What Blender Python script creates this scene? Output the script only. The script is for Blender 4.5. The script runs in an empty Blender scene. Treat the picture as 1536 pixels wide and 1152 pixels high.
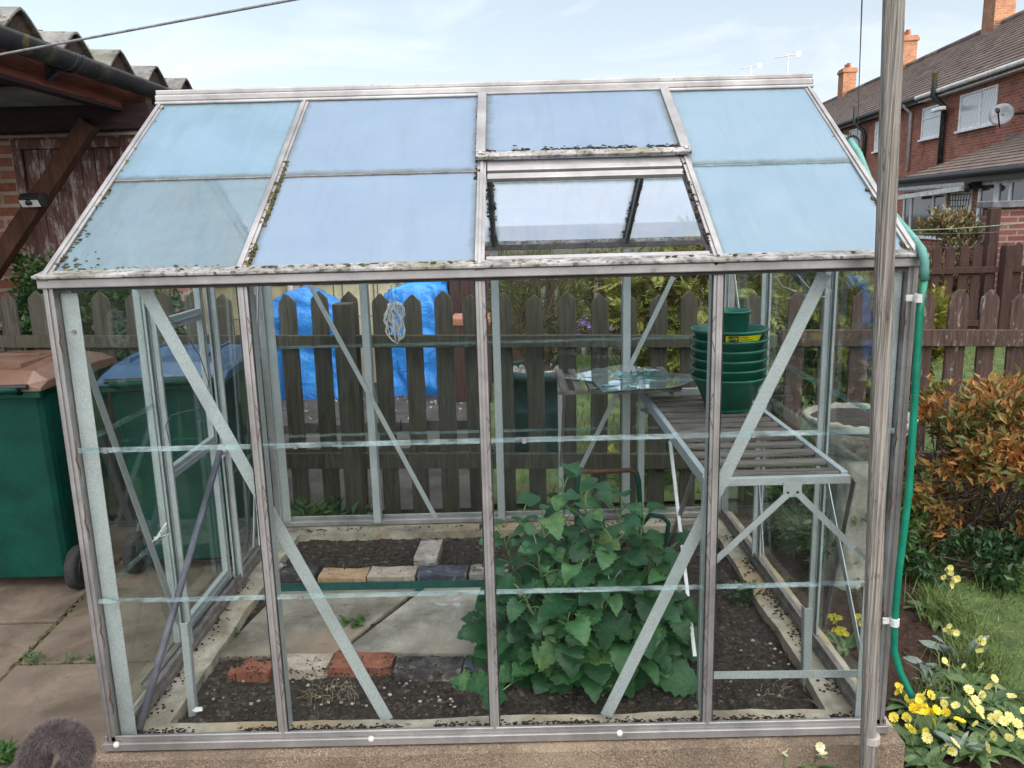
import bpy, math, random
import numpy as np
from mathutils import Vector, Matrix, Euler, noise as mnoise
random.seed(7); RNG = np.random.default_rng(7)
PI = math.pi
sc = bpy.context.scene
COL = sc.collection
V = Vector
# ---------------------------------------------------------------- camera solved from the photograph
CAM = V((1.22177, -2.11334, 1.47325)); YAW, PITCH, ROLL, FPX = -.0043446, .203906, -.0259213, 1207.0
_F = V((math.sin(YAW)*math.cos(PITCH), math.cos(YAW)*math.cos(PITCH), -math.sin(PITCH)))
_R = V((math.cos(YAW), -math.sin(YAW), 0)); _U = _R.cross(_F)
_R2 = math.cos(ROLL)*_R + math.sin(ROLL)*_U; _U2 = -math.sin(ROLL)*_R + math.cos(ROLL)*_U
def ray(px, py): return _F + _R2*((px-768)/FPX) - _U2*((py-576)/FPX)
def at(px, py, x=None, y=None, z=None):          # survey: the point of a sight line on one plane of the site
    d = ray(px, py)
    i, v = (0, x) if x is not None else (1, y) if y is not None else (2, z)
    return CAM + d*((v-CAM[i])/d[i])
cd = bpy.data.cameras.new('camera'); cam = bpy.data.objects.new('camera', cd); COL.objects.link(cam)
m3 = Matrix((_R2, _U2, -_F)).transposed()
cam.matrix_world = Matrix.Translation(CAM) @ m3.to_4x4()
cd.sensor_width = 36; cd.lens = FPX/1536*36; cd.clip_start = .05; cd.clip_end = 1000
sc.camera = cam
# ---------------------------------------------------------------- node helpers
class NT:
    def __init__(s, mat):
        s.t = mat.node_tree; s.t.nodes.clear()
        s.out = s.n('ShaderNodeOutputMaterial')
    def n(s, typ, **kw):
        nd = s.t.nodes.new(typ)
        for k, v in kw.items():
            if k in nd.inputs.keys() if isinstance(k, str) else False:
                pass
            setattr(nd, k, v)
        return nd
    def l(s, a, b): s.t.links.new(a, b)
    def coord(s, scale=(1,1,1), rot=(0,0,0), kind='Object'):
        tc = s.n('ShaderNodeTexCoord'); mp = s.n('ShaderNodeMapping')
        mp.inputs['Scale'].default_value = scale; mp.inputs['Rotation'].default_value = rot
        s.l(tc.outputs[kind], mp.inputs['Vector']); return mp.outputs['Vector']
    def noise(s, vec, scale, detail=4, rough=.6, dist=0):
        nd = s.n('ShaderNodeTexNoise'); nd.inputs['Scale'].default_value = scale
        nd.inputs['Detail'].default_value = detail; nd.inputs['Roughness'].default_value = rough
        nd.inputs['Distortion'].default_value = dist
        if vec is not None: s.l(vec, nd.inputs['Vector'])
        return nd.outputs['Fac']
    def ramp(s, fac, stops):
        nd = s.n('ShaderNodeValToRGB'); e = nd.color_ramp.elements
        while len(e) < len(stops): e.new(.5)
        for k, (p, c) in zip(e, stops):
            k.position = p; k.color = (*c, 1) if len(c) == 3 else c
        s.l(fac, nd.inputs['Fac']); return nd.outputs['Color']
    def val(s, fac, a, b, p0=0., p1=1.):
        nd = s.n('ShaderNodeMapRange'); nd.inputs['From Min'].default_value = p0; nd.inputs['From Max'].default_value = p1
        nd.inputs['To Min'].default_value = a; nd.inputs['To Max'].default_value = b
        s.l(fac, nd.inputs['Value']); return nd.outputs['Result']
    def mix(s, fac, a, b, blend='MIX'):
        nd = s.n('ShaderNodeMix', data_type='RGBA', blend_type=blend)
        if isinstance(fac, (int, float)): nd.inputs[0].default_value = fac
        else: s.l(fac, nd.inputs[0])
        for x, k in ((a, 6), (b, 7)):
            if isinstance(x, tuple): nd.inputs[k].default_value = (*x, 1)
            else: s.l(x, nd.inputs[k])
        return nd.outputs[2]
    def math(s, op, a, b=0.):
        nd = s.n('ShaderNodeMath', operation=op)
        for x, k in ((a, 0), (b, 1)):
            if isinstance(x, (int, float)): nd.inputs[k].default_value = x
            else: s.l(x, nd.inputs[k])
        return nd.outputs[0]
    def bsdf(s, color, rough=.6, metal=0., spec=.4, bump=None, bstr=.3, bdist=.01):
        b = s.n('ShaderNodeBsdfPrincipled')
        for x, k in ((color, 'Base Color'), (rough, 'Roughness'), (metal, 'Metallic'), (spec, 'Specular IOR Level')):
            if isinstance(x, tuple): b.inputs[k].default_value = (*x, 1)
            elif isinstance(x, (int, float)): b.inputs[k].default_value = x
            else: s.l(x, b.inputs[k])
        if bump is not None:
            bp = s.n('ShaderNodeBump'); bp.inputs['Strength'].default_value = bstr; bp.inputs['Distance'].default_value = bdist
            s.l(bump, bp.inputs['Height']); s.l(bp.outputs['Normal'], b.inputs['Normal'])
        return b.outputs[0]
    def done(s, sh): s.l(sh, s.out.inputs['Surface'])
    def mixsh(s, fac, a, b):
        nd = s.n('ShaderNodeMixShader')
        if isinstance(fac, (int, float)): nd.inputs[0].default_value = fac
        else: s.l(fac, nd.inputs[0])
        s.l(a, nd.inputs[1]); s.l(b, nd.inputs[2]); return nd.outputs[0]
    def simple(s, typ, color, rough=None):
        nd = s.n(typ)
        if isinstance(color, tuple): nd.inputs['Color'].default_value = (*color, 1)
        else: s.l(color, nd.inputs['Color'])
        if rough is not None: nd.inputs['Roughness'].default_value = rough
        return nd.outputs[0]
def newmat(name):
    m = bpy.data.materials.new(name); m.use_nodes = True; return m, NT(m)
def weathered(name, c1, c2, scale=12, rough=.6, metal=0., stretch=(1,1,1), bump=.25, spots=None, spot_scale=40, spot_amt=.35, spec=.35, bdist=.006, third=None, grain=210, gamt=.42):
    """mottled surface: two tones by noise, optional spots (dirt, lichen, rust) of a third tone"""
    m, t = newmat(name); v = t.coord(stretch)
    n1 = t.noise(v, scale, 6, .65, .3)
    col = t.ramp(n1, [(.37, tuple(x*.85 for x in c1)), (.63, tuple(min(1, x*1.06) for x in c2))])
    n2 = t.noise(v, spot_scale, 5, .7)
    col = t.mix(t.val(t.noise(v, grain, 3, .8), 0, gamt, .48, .66), col, tuple(x*.42 for x in c1))
    if third:
        col = t.mix(t.val(t.noise(v, scale*.35, 3), 0, .8, .5, .65), col, third)
    if spots: col = t.mix(t.val(n2, 0, 1, 1-spot_amt, 1-spot_amt+.12), col, spots)
    h = t.math('ADD', t.math('MULTIPLY', n1, .6), t.math('MULTIPLY', n2, .4))
    t.done(t.bsdf(col, t.val(n2, rough-.1, min(1, rough+.15)), metal, spec, h, bump, bdist)); return m
def leafmat(name, stops, trans=.25, rough=.45, vein=0., spec=.4, patch=.3, psc=6):
    m, t = newmat(name); g = t.n('ShaderNodeNewGeometry')
    v = t.coord()
    r = t.math('ADD', t.math('MULTIPLY', g.outputs['Random Per Island'], 1-patch), t.math('MULTIPLY', t.val(t.noise(v, psc, 3), 0, 1, .3, .7), patch))
    col = t.ramp(r, stops)
    fine = t.noise(v, 60, 4, .7, .5)
    col = t.mix(t.val(fine, 0, .55, .4, .65), col, tuple(x*.55 for x in stops[0][1]))
    b = t.bsdf(col, rough, 0, spec, fine, .55, .006)
    tr = t.simple('ShaderNodeBsdfTranslucent', t.mix(.5, col, tuple(min(1, x*1.3) for x in stops[-1][1])))
    t.done(t.mixsh(trans, b, tr)); return m
MT = {}
def build_materials():
    M = MT
    M['alu'] = weathered('oxidised_aluminium', (.27,.259,.255), (.38,.366,.361), 4, .38, .6, (1,1,1), .03, (.16,.145,.135), 26, .36, gamt=.16)
    M['alu_lichen'] = weathered('lichened_aluminium', (.17,.16,.15), (.38,.365,.355), 14, .65, .15, (1,1,1), .4, (.055,.05,.04), 60, .50, third=(.2,.19,.12))
    M['alu_dark'] = weathered('grimy_aluminium', (.15,.13,.125), (.24,.21,.2), 18, .6, .2, (1,1,1), .3, (.06,.05,.045), 60, .4)
    m, t = newmat('galvanised_steel'); v = t.coord()
    vo = t.n('ShaderNodeTexVoronoi'); vo.inputs['Scale'].default_value = 260; t.l(v, vo.inputs['Vector'])
    sp = t.val(vo.outputs['Color'], 0, 1)
    c = t.ramp(sp, [(.1, (.33,.36,.362)), (.9, (.43,.465,.468))])
    c = t.mix(t.val(t.noise(v, 7, 4), 0, .45, .5, .7), c, (.24,.255,.25))
    t.done(t.bsdf(c, .5, .35, .4, sp, .08, .002)); M['galv'] = m
    M['rust'] = weathered('rust', (.05,.028,.018), (.12,.06,.034), 60, .85, 0, bump=.5)
    # clear pane: thin sheet, a little green, a little grime
    def pane(name, tint, dirt_sheen_lo, dirt_sheen_hi, dirt_sheen_col=(.55,.62,.62), scale=3., streak=(1,1,.35), gl=1.0, thr=(.45,.8)):
        m, t = newmat(name); v = t.coord(streak)
        fr = t.n('ShaderNodeFresnel'); fr.inputs['IOR'].default_value = 1.38
        tr = t.simple('ShaderNodeBsdfTransparent', tint)
        gs = t.simple('ShaderNodeBsdfGlossy', (.95,.97,1.), .03)
        base = t.mixsh(t.math('MULTIPLY', fr.outputs[0], gl), tr, gs)
        big = t.noise(v, scale, 5, .65, .5); fine = t.noise(v, 90, 4, .7)
        d = t.val(t.math('ADD', t.math('MULTIPLY', big, .75), t.math('MULTIPLY', fine, .25)), dirt_sheen_lo, dirt_sheen_hi, *thr)
        df = t.simple('ShaderNodeBsdfDiffuse', dirt_sheen_col); tl = t.simple('ShaderNodeBsdfTranslucent', dirt_sheen_col)
        t.done(t.mixsh(d, base, t.mixsh(.68, df, tl))); return m
    M['glass'] = pane('clear_glass_pane', (.975,.992,.986), .0, .030, gl=.26, thr=(.52,.85))
    M['glass_side'] = pane('side_glass_pane', (.955,.985,.975), .0, .04, gl=.20, thr=(.50,.85))
    M['glass_green'] = pane('broken_green_glass', (.80,.93,.90), .0, .06, gl=1.5)
    M['glass_sheet'] = pane('flat_broken_glass', (.78,.90,.88), .22, .50, (.58,.72,.75), 5., (1,1,1), 6)  # pale film puts the reflection of the bright roof into the colour
    M['glass_edge'] = pane('shard_glass', (.55,.80,.76), .05, .35, (.65,.9,.88), 14, (1,1,1), 1.6)
    # whitened roof panes: shading wash over glass, patchy where it has worn
    def frosted(name, col, lo, hi, worn, sc_=1.6):
        m, t = newmat(name); v = t.coord()
        big = t.noise(v, sc_, 4, .55, .6); fine = t.noise(v, 160, 3, .7)
        run = t.noise(t.coord((1,.12,.12)), 26, 5, .65, .4); cloud = t.noise(v, 4.5, 5, .6, .8)
        c = t.mix(t.val(cloud, 0, 1, .3, .72), col, tuple(min(1, x*f_) for x, f_ in zip(col, (1.16, 1.09, 1.05))))
        c = t.mix(t.val(run, 0, .22, .52, .78), c, tuple(x*.72 for x in col))
        c = t.mix(t.val(t.noise(v, 35, 6, .75), 0, .6, .66, .76), c, (.26,.28,.25))
        sg = t.n('ShaderNodeSeparateXYZ'); tg = t.n('ShaderNodeTexCoord'); t.l(tg.outputs['Generated'], sg.inputs[0])
        ex_ = t.math('MINIMUM', sg.outputs[0], t.math('SUBTRACT', 1., sg.outputs[0])); ey_ = t.math('MINIMUM', sg.outputs[1], t.math('SUBTRACT', 1., sg.outputs[1]))
        ed = t.math('ADD', t.math('MINIMUM', ex_, t.math('MULTIPLY', ey_, .8)), t.math('MULTIPLY', t.math('SUBTRACT', t.noise(v, 22, 5, .7), .5), .07))
        c = t.mix(t.val(ed, .75, 0, .0, .045), c, (.20,.225,.185))
        df = t.bsdf(c, .35, 0, .5); tl = t.simple('ShaderNodeBsdfTranslucent', c)
        body = t.mixsh(.68, df, tl)
        tr = t.simple('ShaderNodeBsdfTransparent', (.93,.97,.97))
        gs = t.simple('ShaderNodeBsdfGlossy', (.9,.95,1.), .06)
        clear = t.mixsh(.12, tr, gs)
        w = t.val(t.math('ADD', t.math('MULTIPLY', big, .78), t.math('ADD', t.math('MULTIPLY', fine, .07), t.math('MULTIPLY', run, .15))), lo, hi, *worn)
        t.done(t.mixsh(w, body, clear)); return m
    M['frost'] = frosted('whitened_glass', (.425,.55,.69), .05, .16, (.35,.75))
    M['frost_back'] = frosted('whitened_back_glass', (.72,.80,.97), .62, .70, (.35,.75))
    M['frost_green'] = frosted('whitened_green_glass', (.43,.585,.70), .07, .18, (.3,.75))
    M['frost_worn'] = frosted('worn_whitened_glass', (.40,.575,.70), .12, .45, (.42,.62), 2.6)
    M['frost_patchy'] = frosted('patchy_whitened_glass', (.36,.50,.58), .28, .85, (.42, .62), 2.0)
    m, t = newmat('algae_film'); v = t.coord((1,1,3))
    n = t.noise(v, 30, 6, .75)
    c = t.ramp(n, [(.3, (.20,.26,.26)), (.5, (.42,.52,.54)), (.7, (.60,.68,.71))])
    t.done(t.mixsh(t.val(t.noise(v, 9, 5, .7), .02, .46, .36, .70), t.simple('ShaderNodeBsdfTransparent', (.9,.97,.97)), t.bsdf(c, .4, 0, .5))); M['algae'] = m
    M['moss'] = weathered('moss', (.025,.022,.012), (.085,.08,.03), 60, .95, 0, bump=.8, third=(.12,.11,.03))
    M['moss_and_shade'] = weathered('dried_moss_and_shade', (.012,.009,.007), (.05,.03,.02), 60, .95, 0, bump=.8)
    M['rubber_and_shadow'] = weathered('black_rubber_and_shadow', (.015,.015,.016), (.035,.034,.034), 20, .8)
    # mineral
    m, t = newmat('pebbly_concrete'); v = t.coord()
    vo = t.n('ShaderNodeTexVoronoi'); vo.inputs['Scale'].default_value = 260; t.l(v, vo.inputs['Vector'])
    st = t.val(vo.outputs['Color'], 0, 1)
    c = t.ramp(st, [(0., (.09,.066,.048)), (.45, (.185,.138,.098)), (.8, (.27,.21,.155)), (1., (.40,.34,.27))])
    c = t.mix(t.val(t.noise(v, 5, 5), 0, .8, .45, .7), c, (.11,.085,.065))
    c = t.mix(t.val(t.noise(v, 3.1, 3), 0, .55, .55, .75), c, (.34,.27,.185))
    t.done(t.bsdf(c, .9, 0, .2, vo.outputs['Distance'], .6, .005)); M['pebble'] = m
    M['concrete'] = weathered('cream_concrete', (.21,.18,.145), (.43,.385,.31), 6, .9, 0, bump=.8, spots=(.05,.042,.035), spot_scale=20, spot_amt=.40, third=(.34,.24,.145), spec=.2)
    M['slab'] = weathered('paving_slab', (.20,.178,.148), (.40,.365,.31), 4.5, .85, 0, bump=.7, spots=(.52,.53,.55), spot_scale=8, spot_amt=.39, spec=.25, third=(.27,.235,.19))
    M['slab_brown'] = weathered('brown_paving_slab', (.15,.125,.10), (.31,.27,.22), 4., .85, 0, bump=.8, spots=(.10,.075,.055), spot_scale=7, spot_amt=.38, spec=.25, third=(.24,.165,.115))
    M['patio'] = weathered('patio_slab', (.090,.067,.050), (.172,.134,.102), 3.4, .85, 0, bump=.7, spots=(.035,.028,.022), spot_scale=8, spot_amt=.37, spec=.25, third=(.13,.10,.078))
    m, t = newmat('soil'); v = t.coord(); n1 = t.noise(v, 45, 6, .8); n2 = t.noise(v, 160, 3, .8)
    c = t.ramp(n1, [(.3, (.016,.013,.011)), (.5, (.055,.045,.038)), (.72, (.125,.10,.082))])
    c = t.mix(t.val(n2, 0, 1, .66, .70), c, (.30,.26,.22))
    t.done(t.bsdf(c, .95, 0, .15, n1, 1., .02)); M['soil'] = m
    m, t = newmat('bed_soil'); v = t.coord(); n1 = t.noise(v, 30, 6, .8); n2 = t.noise(v, 120, 3, .8)
    c = t.ramp(n1, [(.3, (.022,.014,.010)), (.55, (.06,.038,.028)), (.75, (.12,.08,.058))])
    t.done(t.bsdf(c, .95, 0, .15, n1, 1., .02)); M['bedsoil'] = m
    M['ground'] = weathered('trodden_ground', (.03,.024,.018), (.06,.052,.033), 2, .95, 0, bump=.6, third=(.04,.06,.02))
    M['turf'] = weathered('turf_base', (.045,.075,.022), (.09,.13,.04), 6, .95, 0, bump=.6, third=(.07,.06,.03))
    M['darkpave'] = weathered('old_paving', (.032,.028,.027), (.075,.066,.062), 4, .85, 0, bump=.5, spots=(.26,.24,.22), spot_scale=20, spot_amt=.3)
    for k, a, b, s in (('brick_red', (.19,.065,.04), (.30,.125,.08), (.045,.036,.03)), ('brick_pale', (.34,.27,.215), (.47,.40,.33), (.07,.06,.05)),
                       ('brick_orange', (.36,.225,.13), (.46,.32,.21), (.09,.07,.05)), ('brick_dark', (.035,.034,.036), (.10,.09,.085), (.30,.24,.18)),
                       ('brick_blue', (.055,.058,.075), (.11,.115,.14), (.38,.33,.28)), ('stone_pale', (.28,.24,.21), (.45,.40,.37), (.10,.07,.06))):
        M[k] = weathered(k, a, b, 14, .9, 0, bump=.6, spots=s, spot_scale=16, spot_amt=.45, spec=.2)
    def brickwall(name, c1, c2, mort, bw=.225, bh=.075, msz=.012):
        m, t = newmat(name)
        tc = t.n('ShaderNodeTexCoord'); sx = t.n('ShaderNodeSeparateXYZ'); t.l(tc.outputs['Object'], sx.inputs[0])
        cx = t.n('ShaderNodeCombineXYZ'); t.l(t.math('ADD', sx.outputs[0], sx.outputs[1]), cx.inputs[0]); t.l(sx.outputs[2], cx.inputs[1])
        b = t.n('ShaderNodeTexBrick'); t.l(cx.outputs[0], b.inputs['Vector'])
        b.inputs['Scale'].default_value = 1; b.inputs['Brick Width'].default_value = bw; b.inputs['Row Height'].default_value = bh
        b.inputs['Mortar Size'].default_value = msz; b.inputs['Mortar Smooth'].default_value = .2; b.inputs['Bias'].default_value = -.1
        b.inputs['Color1'].default_value = (*c1, 1); b.inputs['Color2'].default_value = (*c2, 1); b.inputs['Mortar'].default_value = (*mort, 1)
        n = t.noise(tc.outputs['Object'], 3, 4); n2 = t.noise(tc.outputs['Object'], 22, 4)
        c = t.mix(t.val(n, 0, .5, .4, .7), b.outputs['Color'], tuple(x*.55 for x in c1))
        c = t.mix(t.val(n2, 0, .4, .5, .8), c, tuple(min(1, x*1.5) for x in c2))
        t.done(t.bsdf(c, .9, 0, .2, t.math('SUBTRACT', 1., b.outputs['Fac']), .6, .01)); return m
    M['brick_house'] = brickwall('house_brickwork', (.215,.068,.044), (.36,.125,.08), (.28,.20,.165))
    M['brick_chim'] = brickwall('chimney_brickwork', (.25,.105,.06), (.36,.165,.09), (.3,.22,.16))
    M['brick_wall'] = brickwall('garden_brickwork', (.17,.065,.055), (.26,.11,.09), (.30,.23,.20))
    M['brick_shed'] = brickwall('outbuilding_brickwork', (.22,.085,.055), (.34,.15,.10), (.40,.33,.27), .225, .077, .014)
    M['rooftile'] = weathered('brown_roof_tile', (.095,.068,.058), (.165,.122,.10), 2.5, .85, 0, (1,1,1), .3, (.15,.14,.10), 6, .3)
    M['asbestos'] = weathered('mossy_corrugated_sheet', (.10,.097,.092), (.20,.195,.185), 7, .9, 0, bump=.5, spots=(.055,.05,.035), spot_scale=16, spot_amt=.46, third=(.12,.12,.08))
    M['asbestos_under'] = weathered('corrugated_underside', (.15,.15,.135), (.24,.24,.215), 5, .9, 0, (.4,1,1), .3)
    # timber
    def timber(name, c1, c2, grain=(18,18,1.2), scale=3, spots=None, amt=.35, rough=.85, sp_scale=14, bump=.5, third=None):
        m, t = newmat(name); v = t.coord(grain); n = t.noise(v, scale, 7, .7, .8); u = t.coord()
        c = t.ramp(n, [(.28, tuple(x*.55 for x in c1)), (.42, c1), (.68, c2)])
        if third: c = t.mix(t.val(t.noise(u, 5, 4), 0, .8, .5, .68), c, third)
        if spots: c = t.mix(t.val(t.noise(t.coord((2.,2.,.6)), sp_scale, 6, .75), 0, .9, 1-amt, 1-amt+.1), c, spots)
        t.done(t.bsdf(c, rough, 0, .25, n, bump, .006)); return m
    M['picket'] = timber('grey_green_picket', (.046,.042,.033), (.104,.096,.077), spots=(.020,.018,.014), amt=.4, third=(.062,.062,.040))
    M['picket_brown'] = timber('flaking_brown_picket', (.048,.029,.024), (.098,.064,.053), spots=(.27,.25,.22), amt=.44)
    M['fence_far'] = timber('dark_brown_fence', (.045,.024,.021), (.080,.045,.039))
    M['post_wood'] = timber('weathered_post', (.13,.115,.10), (.46,.425,.38), (150,150,1.6), 1.5, bump=1.2, spots=(.06,.05,.042), amt=.40)
    M['post_band'] = timber('banding', (.3,.28,.26), (.42,.39,.36))
    M['slatwood'] = timber('bench_slat', (.085,.072,.065), (.20,.175,.16), (1.2,18,18), 3, bump=.6)
    M['slatwood_y'] = timber('shelf_slat', (.085,.072,.065), (.20,.175,.16), (18,1.2,18), 3, bump=.6)
    M['darkbeam'] = timber('dark_stained_beam', (.018,.010,.012), (.035,.018,.02), (1.5,14,14), 3)
    M['brace_wood'] = timber('stained_brace', (.040,.018,.012), (.085,.038,.024), (6,6,1.2), 3)
    M['fascia'] = timber('red_stained_fascia', (.10,.030,.018), (.17,.058,.035), (14,1.2,14), 3)
    M['doorwood'] = timber('peeling_door', (.10,.05,.046), (.19,.11,.10), (26,26,1.4), 3, spots=(.40,.35,.33), amt=.50, sp_scale=9)
    # plastics and paint
    M['pot_green'] = weathered('green_pot_plastic', (.003,.095,.060), (.006,.125,.08), 8, .42, 0, bump=.08, spots=(.03,.12,.09), spot_scale=30, spot_amt=.3, spec=.5)
    M['bin_green'] = weathered('green_bin_plastic', (.001,.036,.026), (.002,.050,.035), 5, .55, 0, bump=.12, spec=.22, spots=(.012,.05,.04), spot_scale=24, spot_amt=.34)
    M['bin_brown'] = weathered('brown_lid_plastic', (.10,.054,.036), (.15,.086,.060), 5, .4, 0, bump=.05, spec=.5, third=(.18,.125,.10))
    M['bin_blue'] = weathered('blue_lid_plastic', (.035,.075,.155), (.06,.115,.21), 5, .38, 0, bump=.05, spec=.5)
    M['bigpot'] = weathered('dark_teal_pot', (.012,.04,.042), (.022,.062,.062), 8, .5)
    M['gutter'] = weathered('mossy_black_gutter', (.016,.018,.022), (.032,.034,.038), 7, .55, 0, bump=.3, spots=(.075,.07,.03), spot_scale=9, spot_amt=.45)
    M['black'] = weathered('black_plastic', (.012,.012,.014), (.025,.025,.028), 12, .45, bump=.1)
    M['white_plastic'] = weathered('white_upvc', (.62,.62,.63), (.74,.74,.75), 6, .4, bump=.05)
    M['offwhite'] = weathered('dirty_white', (.46,.45,.43), (.66,.65,.63), 10, .6, bump=.1)
    M['lilac_pipe'] = weathered('pale_downpipe', (.42,.38,.40), (.52,.48,.5), 6, .5)
    M['greycoping'] = weathered('grey_coping', (.13,.13,.14), (.2,.2,.21), 8, .8)
    M['greymetal'] = weathered('grey_dish', (.25,.25,.27), (.33,.33,.35), 6, .5)
    M['hose'] = weathered('green_hose', (.0,.14,.085), (.004,.20,.125), 9, .35, bump=.05, spec=.5)
    M['hose_old'] = weathered('faded_hose', (.07,.22,.19), (.12,.30,.26), 9, .5, bump=.05)
    M['pipe_grey'] = weathered('grey_pipe', (.085,.085,.11), (.14,.14,.17), 9, .5, spots=(.2,.1,.06), spot_scale=6, spot_amt=.25)
    M['twine'] = weathered('white_twine', (.6,.59,.55), (.78,.77,.74), 40, .9)
    M['wire'] = weathered('grey_wire', (.19,.19,.2), (.28,.28,.3), 30, .5, .3)
    M['wire_thin'] = weathered('thin_wire', (.06,.06,.06), (.1,.1,.1), 30, .6)
    M['line_green'] = weathered('green_line', (.2,.3,.17), (.3,.42,.25), 30, .6)
    M['cream'] = weathered('cream_render', (.50,.42,.25), (.60,.52,.34), 4, .9, bump=.3, spec=.2)
    M['terracotta'] = weathered('terracotta', (.25,.1,.065), (.34,.16,.11), 10, .85)
    M['stone_pot'] = weathered('cast_stone', (.20,.185,.16), (.34,.315,.27), 8, .9, bump=.5, spots=(.2,.18,.14), spot_scale=20, spot_amt=.36)
    M['gravel_white'] = weathered('white_stones', (.4,.38,.35), (.6,.58,.55), 60, .9, bump=.6)
    M['yellow'] = weathered('yellow_label', (.70,.62,.01), (.78,.70,.015), 10, .5, bump=.03)
    M['labelblack'] = weathered('label_ink', (.02,.03,.02), (.04,.06,.03), 30, .5, bump=.02)
    M['edge_green'] = weathered('green_edging', (.012,.06,.055), (.02,.085,.075), 12, .35, bump=.1)
    m, t = newmat('blue_tarpaulin'); v = t.coord()
    n = t.noise(v, 5, 6, .65, .8); n2 = t.noise(v, 18, 5, .6, 1.2)
    c = t.ramp(n, [(.3, (.010,.14,.52)), (.7, (.035,.30,.80))])
    t.done(t.bsdf(c, .38, 0, .5, t.math('ADD', n, t.math('MULTIPLY', n2, .5)), .9, .03)); M['tarp'] = m
    # window glass of houses: dark, mirror-like
    m, t = newmat('house_window_glass'); t.done(t.bsdf((.05,.05,.05), .06, 0, .8)); M['winglass'] = m
    m, t = newmat('leaded_sky_pale_glass')
    tc = t.n('ShaderNodeTexCoord'); sx = t.n('ShaderNodeSeparateXYZ'); t.l(tc.outputs['Object'], sx.inputs[0])
    hx = t.math('MULTIPLY', sx.outputs[0], 7.); hz = t.math('MULTIPLY', sx.outputs[2], 4.6)
    a = t.math('ABSOLUTE', t.math('SUBTRACT', t.math('FRACT', t.math('ADD', hx, hz)), .5)); b_ = t.math('ABSOLUTE', t.math('SUBTRACT', t.math('FRACT', t.math('SUBTRACT', hx, hz)), .5))
    ln = t.math('MAXIMUM', t.math('GREATER_THAN', a, .43), t.math('GREATER_THAN', b_, .43))
    t.done(t.bsdf(t.mix(ln, (.50,.51,.53), (.28,.29,.31)), .12, 0, .6)); M['lattice'] = m  # pale tone between the leads is sky reflection put into the colour
    # plants
    M['leaf_big'] = leafmat('toothed_leaf', [(.10, (.009,.046,.017)), (.45, (.022,.090,.031)), (.82, (.060,.160,.050)), (.98, (.15,.21,.055))], .16, .42)
    M['leaf_stem'] = weathered('pale_stem', (.08,.15,.05), (.14,.22,.08), 20, .6)
    M['leaf_gold'] = leafmat('golden_foliage', [(.1, (.06,.075,.014)), (.5, (.17,.18,.03)), (.9, (.34,.32,.05))], .25, .6)
    M['leaf_heath'] = leafmat('heather_foliage', [(.1, (.05,.07,.02)), (.55, (.10,.125,.035)), (.9, (.20,.17,.05))], .2, .65)
    M['leaf_ivy'] = leafmat('ivy_leaf', [(.1, (.012,.04,.014)), (.6, (.03,.085,.025)), (.9, (.075,.14,.04))], .12, .35)
    M['leaf_weed'] = leafmat('weed_leaf', [(.1, (.03,.075,.018)), (.6, (.06,.14,.035)), (.9, (.11,.21,.05))], .22, .5)
    M['leaf_orange'] = leafmat('bronze_leaf', [(.05, (.045,.085,.022)), (.35, (.10,.13,.035)), (.5, (.24,.17,.045)), (.66, (.38,.17,.05)), (.84, (.46,.20,.06)), (1., (.42,.10,.045))], .2, .45, patch=.6, psc=7)
    M['leaf_photinia'] = leafmat('red_tipped_leaf', [(.1, (.06,.08,.025)), (.45, (.16,.155,.05)), (.7, (.30,.26,.14)), (.95, (.23,.05,.03))], .2, .4)
    M['leaf_primrose'] = leafmat('primrose_leaf', [(.1, (.035,.075,.03)), (.6, (.085,.155,.05)), (.95, (.18,.24,.095))], .2, .55)
    M['leaf_grey'] = leafmat('grey_leaf', [(.1, (.10,.14,.12)), (.9, (.22,.27,.24))], .1, .6)
    M['petal_pale'] = leafmat('pale_yellow_petal', [(.1, (.74,.66,.16)), (.9, (.85,.80,.36))], .35, .6)
    M['petal_deep'] = leafmat('deep_yellow_petal', [(.1, (.80,.52,.01)), (.9, (.86,.68,.03))], .3, .6)
    M['petal_mid'] = leafmat('yellow_petal', [(.1, (.78,.62,.03)), (.9, (.85,.74,.12))], .3, .6)
    M['petal_white'] = leafmat('cream_petal', [(.1, (.78,.76,.48)), (.9, (.88,.86,.62))], .35, .6)
    M['petal_eye'] = weathered('orange_eye', (.75,.36,.01), (.82,.46,.02), 40, .6)
    M['petal_purple'] = leafmat('purple_petal', [(.1, (.2,.1,.4)), (.9, (.33,.2,.55))], .3, .6)
    M['grass'] = leafmat('grass_blade', [(.05, (.055,.105,.025)), (.5, (.12,.205,.05)), (.8, (.20,.28,.085)), (1., (.34,.32,.15))], .25, .55)
    M['twig'] = weathered('twig_bark', (.05,.036,.026), (.11,.085,.065), 20, .9)
    M['straw'] = weathered('dry_straw', (.22,.17,.10), (.32,.26,.17), 20, .9)
    M['clod'] = weathered('soil_crumb', (.020,.016,.013), (.10,.08,.066), 30, .95)
    M['fur'] = leafmat('grey_fur', [(.05, (.06,.05,.05)), (.5, (.15,.125,.122)), (.95, (.30,.25,.24))], .1, .7, spec=.3)
    M['catskin'] = weathered('cat_undercoat', (.045,.036,.037), (.085,.07,.07), 40, .95)
build_materials()
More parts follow.
